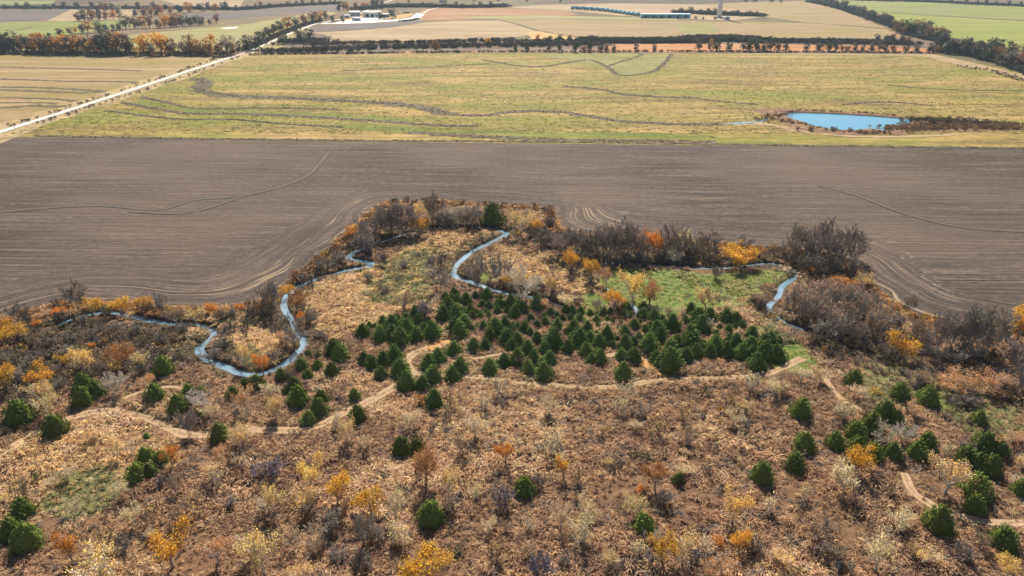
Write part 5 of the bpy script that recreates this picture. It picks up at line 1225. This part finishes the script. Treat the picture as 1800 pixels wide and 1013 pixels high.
strip([(0, 15.5), (150, 15.8), (300, 16), (420, 18), (480, 13), (600, 7)], 10, .6, DKF, 2.8)
strip([(690, 13), (760, 13), (830, 14), (890, 12)], 12, .3, DKF, 3.0)
strip([(1195, 23), (1260, 26), (1335, 29)], 14, .16, DKF, 2.6)
strip([(700, 38.5), (720, 37), (735, 34)], 2, .6, DKF, 1.2)
strip([(630, 18), (690, 12), (760, 11)], 16, .3, DKF, 2.8)
BRP = [(.30, .17, .085), (.40, .24, .11), (.20, .14, .09), (.46, .31, .16)]
strip([(1335, 214), (1360, 206), (1380, 203)], 4, .5, BRP, .9)
strip([(1380, 199), (1420, 197), (1480, 199), (1540, 202), (1600, 209)], 1.6, .6, BRP, .7)
strip([(1370, 212), (1410, 220), (1440, 228), (1480, 233), (1560, 235)], 2.4, .4, BRP, .75)
strip([(1560, 230), (1620, 226), (1700, 224), (1790, 225)], 6, .16, BRP, 1.0)
strip([(1600, 214), (1660, 216), (1730, 220), (1780, 222)], 6, .25, [(.14, .10, .08), (.2, .13, .09)], 1.2)
strip([(0, 229), (120, 191), (240, 152), (330, 122), (395, 99)], 1.5, 3.5, DKP, .9)
strip([(60, 222), (150, 193), (250, 161), (340, 130), (420, 101)], 1.5, 4, DKP, .9)
strip([(1700, 118), (1760, 130), (1820, 150)], 5, .8, [(.3, .22, .14), (.2, .15, .1)], .8)
pts = np.vstack(pts); tn = np.vstack(tn); sc_ = np.concatenate(sc_); n = len(pts)
instancer('hedgerow_brush', BUSH, pts, np.c_[np.zeros((n, 2)), rg.random(n) * 6.283], np.c_[sc_, sc_, sc_], rg.integers(0, len(BUSH), n), tn)

for o in bpy.data.objects:
    if o.get('label') and len(o['label'].split()) > 16: print('LONG', o['label'])

# ================================================================== FARM, TRAIN, TOWER
def plain(name, col, rough=.7, metal=0.0):
    m, t, b = new_mat(name)
    c = ramp(t, noise(t, pos(t), 1.3, 4), [(.3, tuple(v * .85 for v in col)), (.7, col)])
    t.links.new(c, b.inputs['Base Color']); b.inputs['Roughness'].default_value = rough; b.inputs['Metallic'].default_value = metal
    return m
m_white = plain('white_sheet_metal', (.88, .88, .87)); m_gwall = plain('grey_sheet_metal', (.36, .40, .45)); m_dark = plain('dark_parts_and_shade', (.03, .035, .04))  # the dark tone also stands for shade inside open doorways
m_groof = plain('grey_roof', (.55, .57, .6)); m_blue = plain('blue_paint', (.22, .54, .72)); m_lblue = plain('light_blue_roof', (.55, .76, .84)); m_steel = plain('dark_steel', (.05, .05, .055)); m_conc = plain('concrete', (.5, .48, .45))

def thing(name, label, cat, loc, rz=0, group=None):
    e = bpy.data.objects.new(name, None); C.objects.link(e); e.location = loc; e.rotation_euler = (0, 0, rz)
    e['label'] = label; e['category'] = cat
    if group: e['group'] = group
    return e
def part(name, VF, mat, parent):
    v, f = VF
    return link(name, mesh_from(name, v, [f], mat), parent)
def gable(parent, L, W, H, rise, mw, mr, over=.5):
    """rectangular building, ridge along x: walls with gables, two roof slopes with thickness"""
    l, w_ = L / 2, W / 2
    V = [(-l, -w_, 0), (l, -w_, 0), (l, w_, 0), (-l, w_, 0), (-l, -w_, H), (l, -w_, H), (l, w_, H), (-l, w_, H), (-l, 0, H + rise), (l, 0, H + rise)]
    F4 = [[0, 1, 5, 4], [2, 3, 7, 6], [1, 2, 6, 5], [3, 0, 4, 7]]; F3 = [[5, 6, 9], [7, 4, 8]]
    link('wall', mesh_from('wall', V, [np.array(F4), np.array(F3)], mw), parent)
    lo = l + over
    for s_ in (-1, 1):
        y1 = s_ * (w_ + over); z1 = H - over * rise / w_
        a = [(-lo, 0, H + rise + .05), (lo, 0, H + rise + .05), (lo, y1, z1 + .05), (-lo, y1, z1 + .05)]
        V = a + [(x, y, z + .22) for x, y, z in a]
        link('roof', mesh_from('roof', V, [np.array([[0, 1, 2, 3], [7, 6, 5, 4], [0, 4, 5, 1], [1, 5, 6, 2], [2, 6, 7, 3], [3, 7, 4, 0]])], mr), parent)
def gp(px, py): x, y, _ = at(px, py); return (float(x), float(y), .1)

e = thing('metal_shed', 'grey-walled metal shed with white roof at the gravel yard end', 'shed', gp(624, 30.5), R(6))
gable(e, 13, 9, 5.5, 1.6, m_gwall, m_white)
part('door', boxes([(1.5, -4.55, 1.9, 4, .12, 3.8)]), m_groof, e); part('window', boxes([(-3.6, -4.55, 2.6, 1.6, .1, 1.1)]), m_dark, e)
e = thing('white_barn', 'long white metal barn with dark doorways behind conifers in the yard', 'barn', gp(655, 30.5), R(2))
gable(e, 21, 13, 5.2, 2.0, m_white, m_white)
for xx in (-5.5, 0.6): part('door', boxes([(xx, -6.56, 2.0, 3.6, .14, 4.0)]), m_dark, e)  # dark slabs on the wall stand for shaded door openings
for xx in (5, 8): part('window', boxes([(xx, -6.54, 2.6, 1.3, .1, 1.1)]), m_dark, e)
e = thing('open_shed', 'low pale open-fronted shed between white barn and round conifer', 'shed', gp(678, 30), 0)
gable(e, 9, 6, 3.0, .8, m_gwall, m_white)
part('opening_shade', boxes([(-2, -3.06, 1.2, 3.2, .14, 2.4)]), m_dark, e)  # dark slab on a closed wall stands for the shaded interior
e = thing('farmhouse', 'small white farmhouse among the farthest dark trees', 'house', gp(777, 4.5), R(10))
gable(e, 12, 9, 4.5, 2.6, m_white, m_groof)
part('window', boxes([(-3, -4.54, 2.2, 1.4, .1, 1.5)]), m_dark, e); part('door', boxes([(1, -4.54, 1.2, 1.2, .1, 2.3)]), m_dark, e)
e = thing('farmhouse', 'low white house with dark windows at the front of the gravel yard', 'house', gp(627, 37), R(3))
gable(e, 10, 6.5, 2.9, 1.3, m_white, m_groof)
for xx in (-3.2, -.6, 3.2): part('window', boxes([(xx, -3.29, 1.6, 1.3, .1, 1.1)]), m_dark, e)
part('door', boxes([(1.2, -3.3, 1.15, 1.0, .1, 2.2)]), m_dark, e)
e = thing('storage_shed', 'small pale storage shed at the yard corner beside the gravel road bend', 'shed', gp(611, 32), R(-8))
gable(e, 7, 5, 2.8, .9, m_white, m_groof)
part('door', boxes([(0, -2.56, 1.2, 2.4, .12, 2.3)]), m_dark, e)
e = thing('farm_trailer', 'dark flatbed trailer parked on the yard beyond the round conifer', 'trailer', gp(715, 25), R(-4))
part('bed', boxes([(0, 0, 1.3, 10, 2.5, .35), (-4.2, 0, 2.2, .3, 2.4, 1.6)]), m_steel, e); part('load', boxes([(.8, 0, 2.0, 7, 2.1, 1.0)]), m_dark, e)
for xx in (2.6, 3.9):
    for yy in (-1.15, 1.15):
        v, f = tubes([[xx, yy - .15, .55]], [[xx, yy + .15, .55]], [.55], [.55], 12); part('wheel', (v, f), m_steel, e)
# train of blue cars, then the long blue shed, then the tower
tp = smooth_line(poly([(1004, 16.6), (1035, 18.2), (1062, 20.3), (1090, 24), (1124, 29.2)]), 12)
s = np.r_[0, np.cumsum(np.hypot(*np.diff(tp, axis=0).T))]
v, f, ac = ribbon(tp, 2.2, .35, 0)
link('rail_bed', mesh_from('rail_bed', v, [f], m_ditch), kind='structure')
ncar = max(3, int(s[-1] / 14.2)); car0 = None
for i in range(ncar):
    q = (i + .5) / ncar * s[-1]; step = s[-1] / ncar
    x = float(np.interp(q, s, tp[:, 0])); y = float(np.interp(q, s, tp[:, 1])); x2 = float(np.interp(q + 3, s, tp[:, 0])); y2 = float(np.interp(q + 3, s, tp[:, 1]))
    x1 = float(np.interp(q - 3, s, tp[:, 0])); y1 = float(np.interp(q - 3, s, tp[:, 1])); rz = math.atan2(y2 - y1, x2 - x1)
    if car0 is None:
        car0 = thing('rail_car', '', 'rail car', (x, y, .4), rz, 'blue rail cars in a curving row'); Lc = min(step * .93, 22)
        part('body', boxes([(0, 0, 2.4, Lc, 2.9, 2.9)] + [(-Lc / 2 + (k + .5) * Lc / 9, -1.48, 2.4, .16, .1, 2.6) for k in range(9)]), m_blue, car0)
        part('roof', boxes([(0, 0, 3.95, Lc + .1, 3.1, .25), (0, 0, 4.15, Lc * .95, 1.0, .18)]), m_lblue, car0)
        for xx in (-Lc * .34, Lc * .34): part('bogie', boxes([(xx, 0, .55, 2.6, 2.2, .8)]), m_steel, car0)
        c0 = car0
    else:
        c0 = car0.copy(); C.objects.link(c0); c0.location = (x, y, .4); c0.rotation_euler = (0, 0, rz)
        for ch in list(car0.children):
            c = ch.copy(); C.objects.link(c); c.parent = c0
    c0['label'] = 'blue freight car in the curving far row, %s from the long blue shed' % ordinal(ncar - 1 - i)
e = thing('blue_shed', 'very long low blue shed with pale blue roof in the far fields', 'shed', gp(1169, 32), R(-1.2))
gable(e, 61, 9, 4.2, 1.0, m_blue, m_lblue)
for k in range(6): part('door', boxes([(-25 + k * 10, -4.56, 1.7, 3, .14, 3.4)]), m_steel, e)
e = thing('tall_tower', 'tall white tapering tower rising beside the low dark wood', 'tower', gp(1264, 31.5))
zz = np.linspace(0, 84, 9); rr = 3.1 - 1.3 * zz / 84
v, f = tubes([[0, 0, a] for a in zz[:-1]], [[0, 0, a] for a in zz[1:]], rr[:-1], rr[1:], 20)
o = link('shaft', mesh_from('shaft', v, [f], m_white, True), e)
v, f = tubes([[0, 0, -.2]], [[0, 0, .6]], [5.2], [5.0], 20); part('footing', (v, f), m_conc, e)
v, f = tubes([[0, 0, 84.0]], [[0, 0, 84.6]], [2.3], [.5], 20); part('cap', (v, f), m_white, e)
part('door', boxes([(0, -3.12, 1.9, 1.1, .16, 2.4)]), m_steel, e)
e = thing('equipment_hut', "small pale hut at the white tower's foot", 'hut', gp(1277, 35), R(5))
gable(e, 6.5, 4, 2.6, .7, m_white, m_lblue); part('door', boxes([(.6, -2.06, 1.1, 1.1, .1, 2.1)]), m_steel, e)

# ------------------------------------------------------------------ air: thin haze over the plain
hv = bpy.data.materials.new('haze_air'); hv.use_nodes = True
t = hv.node_tree
for n_ in list(t.nodes):
    if n_.type == 'BSDF_PRINCIPLED': t.nodes.remove(n_)
pv = t.nodes.new('ShaderNodeVolumePrincipled'); pv.inputs['Color'].default_value = (.62, .82, 1.0, 1); pv.inputs['Density'].default_value = .00010; pv.inputs['Anisotropy'].default_value = .1
t.links.new(pv.outputs[0], [n_ for n_ in t.nodes if n_.type == 'OUTPUT_MATERIAL'][0].inputs['Volume'])
v, f = boxes([(0, 0, 48, 29000, 29000, 104)])
link('haze', mesh_from('haze', v, [f], hv), kind='stuff')
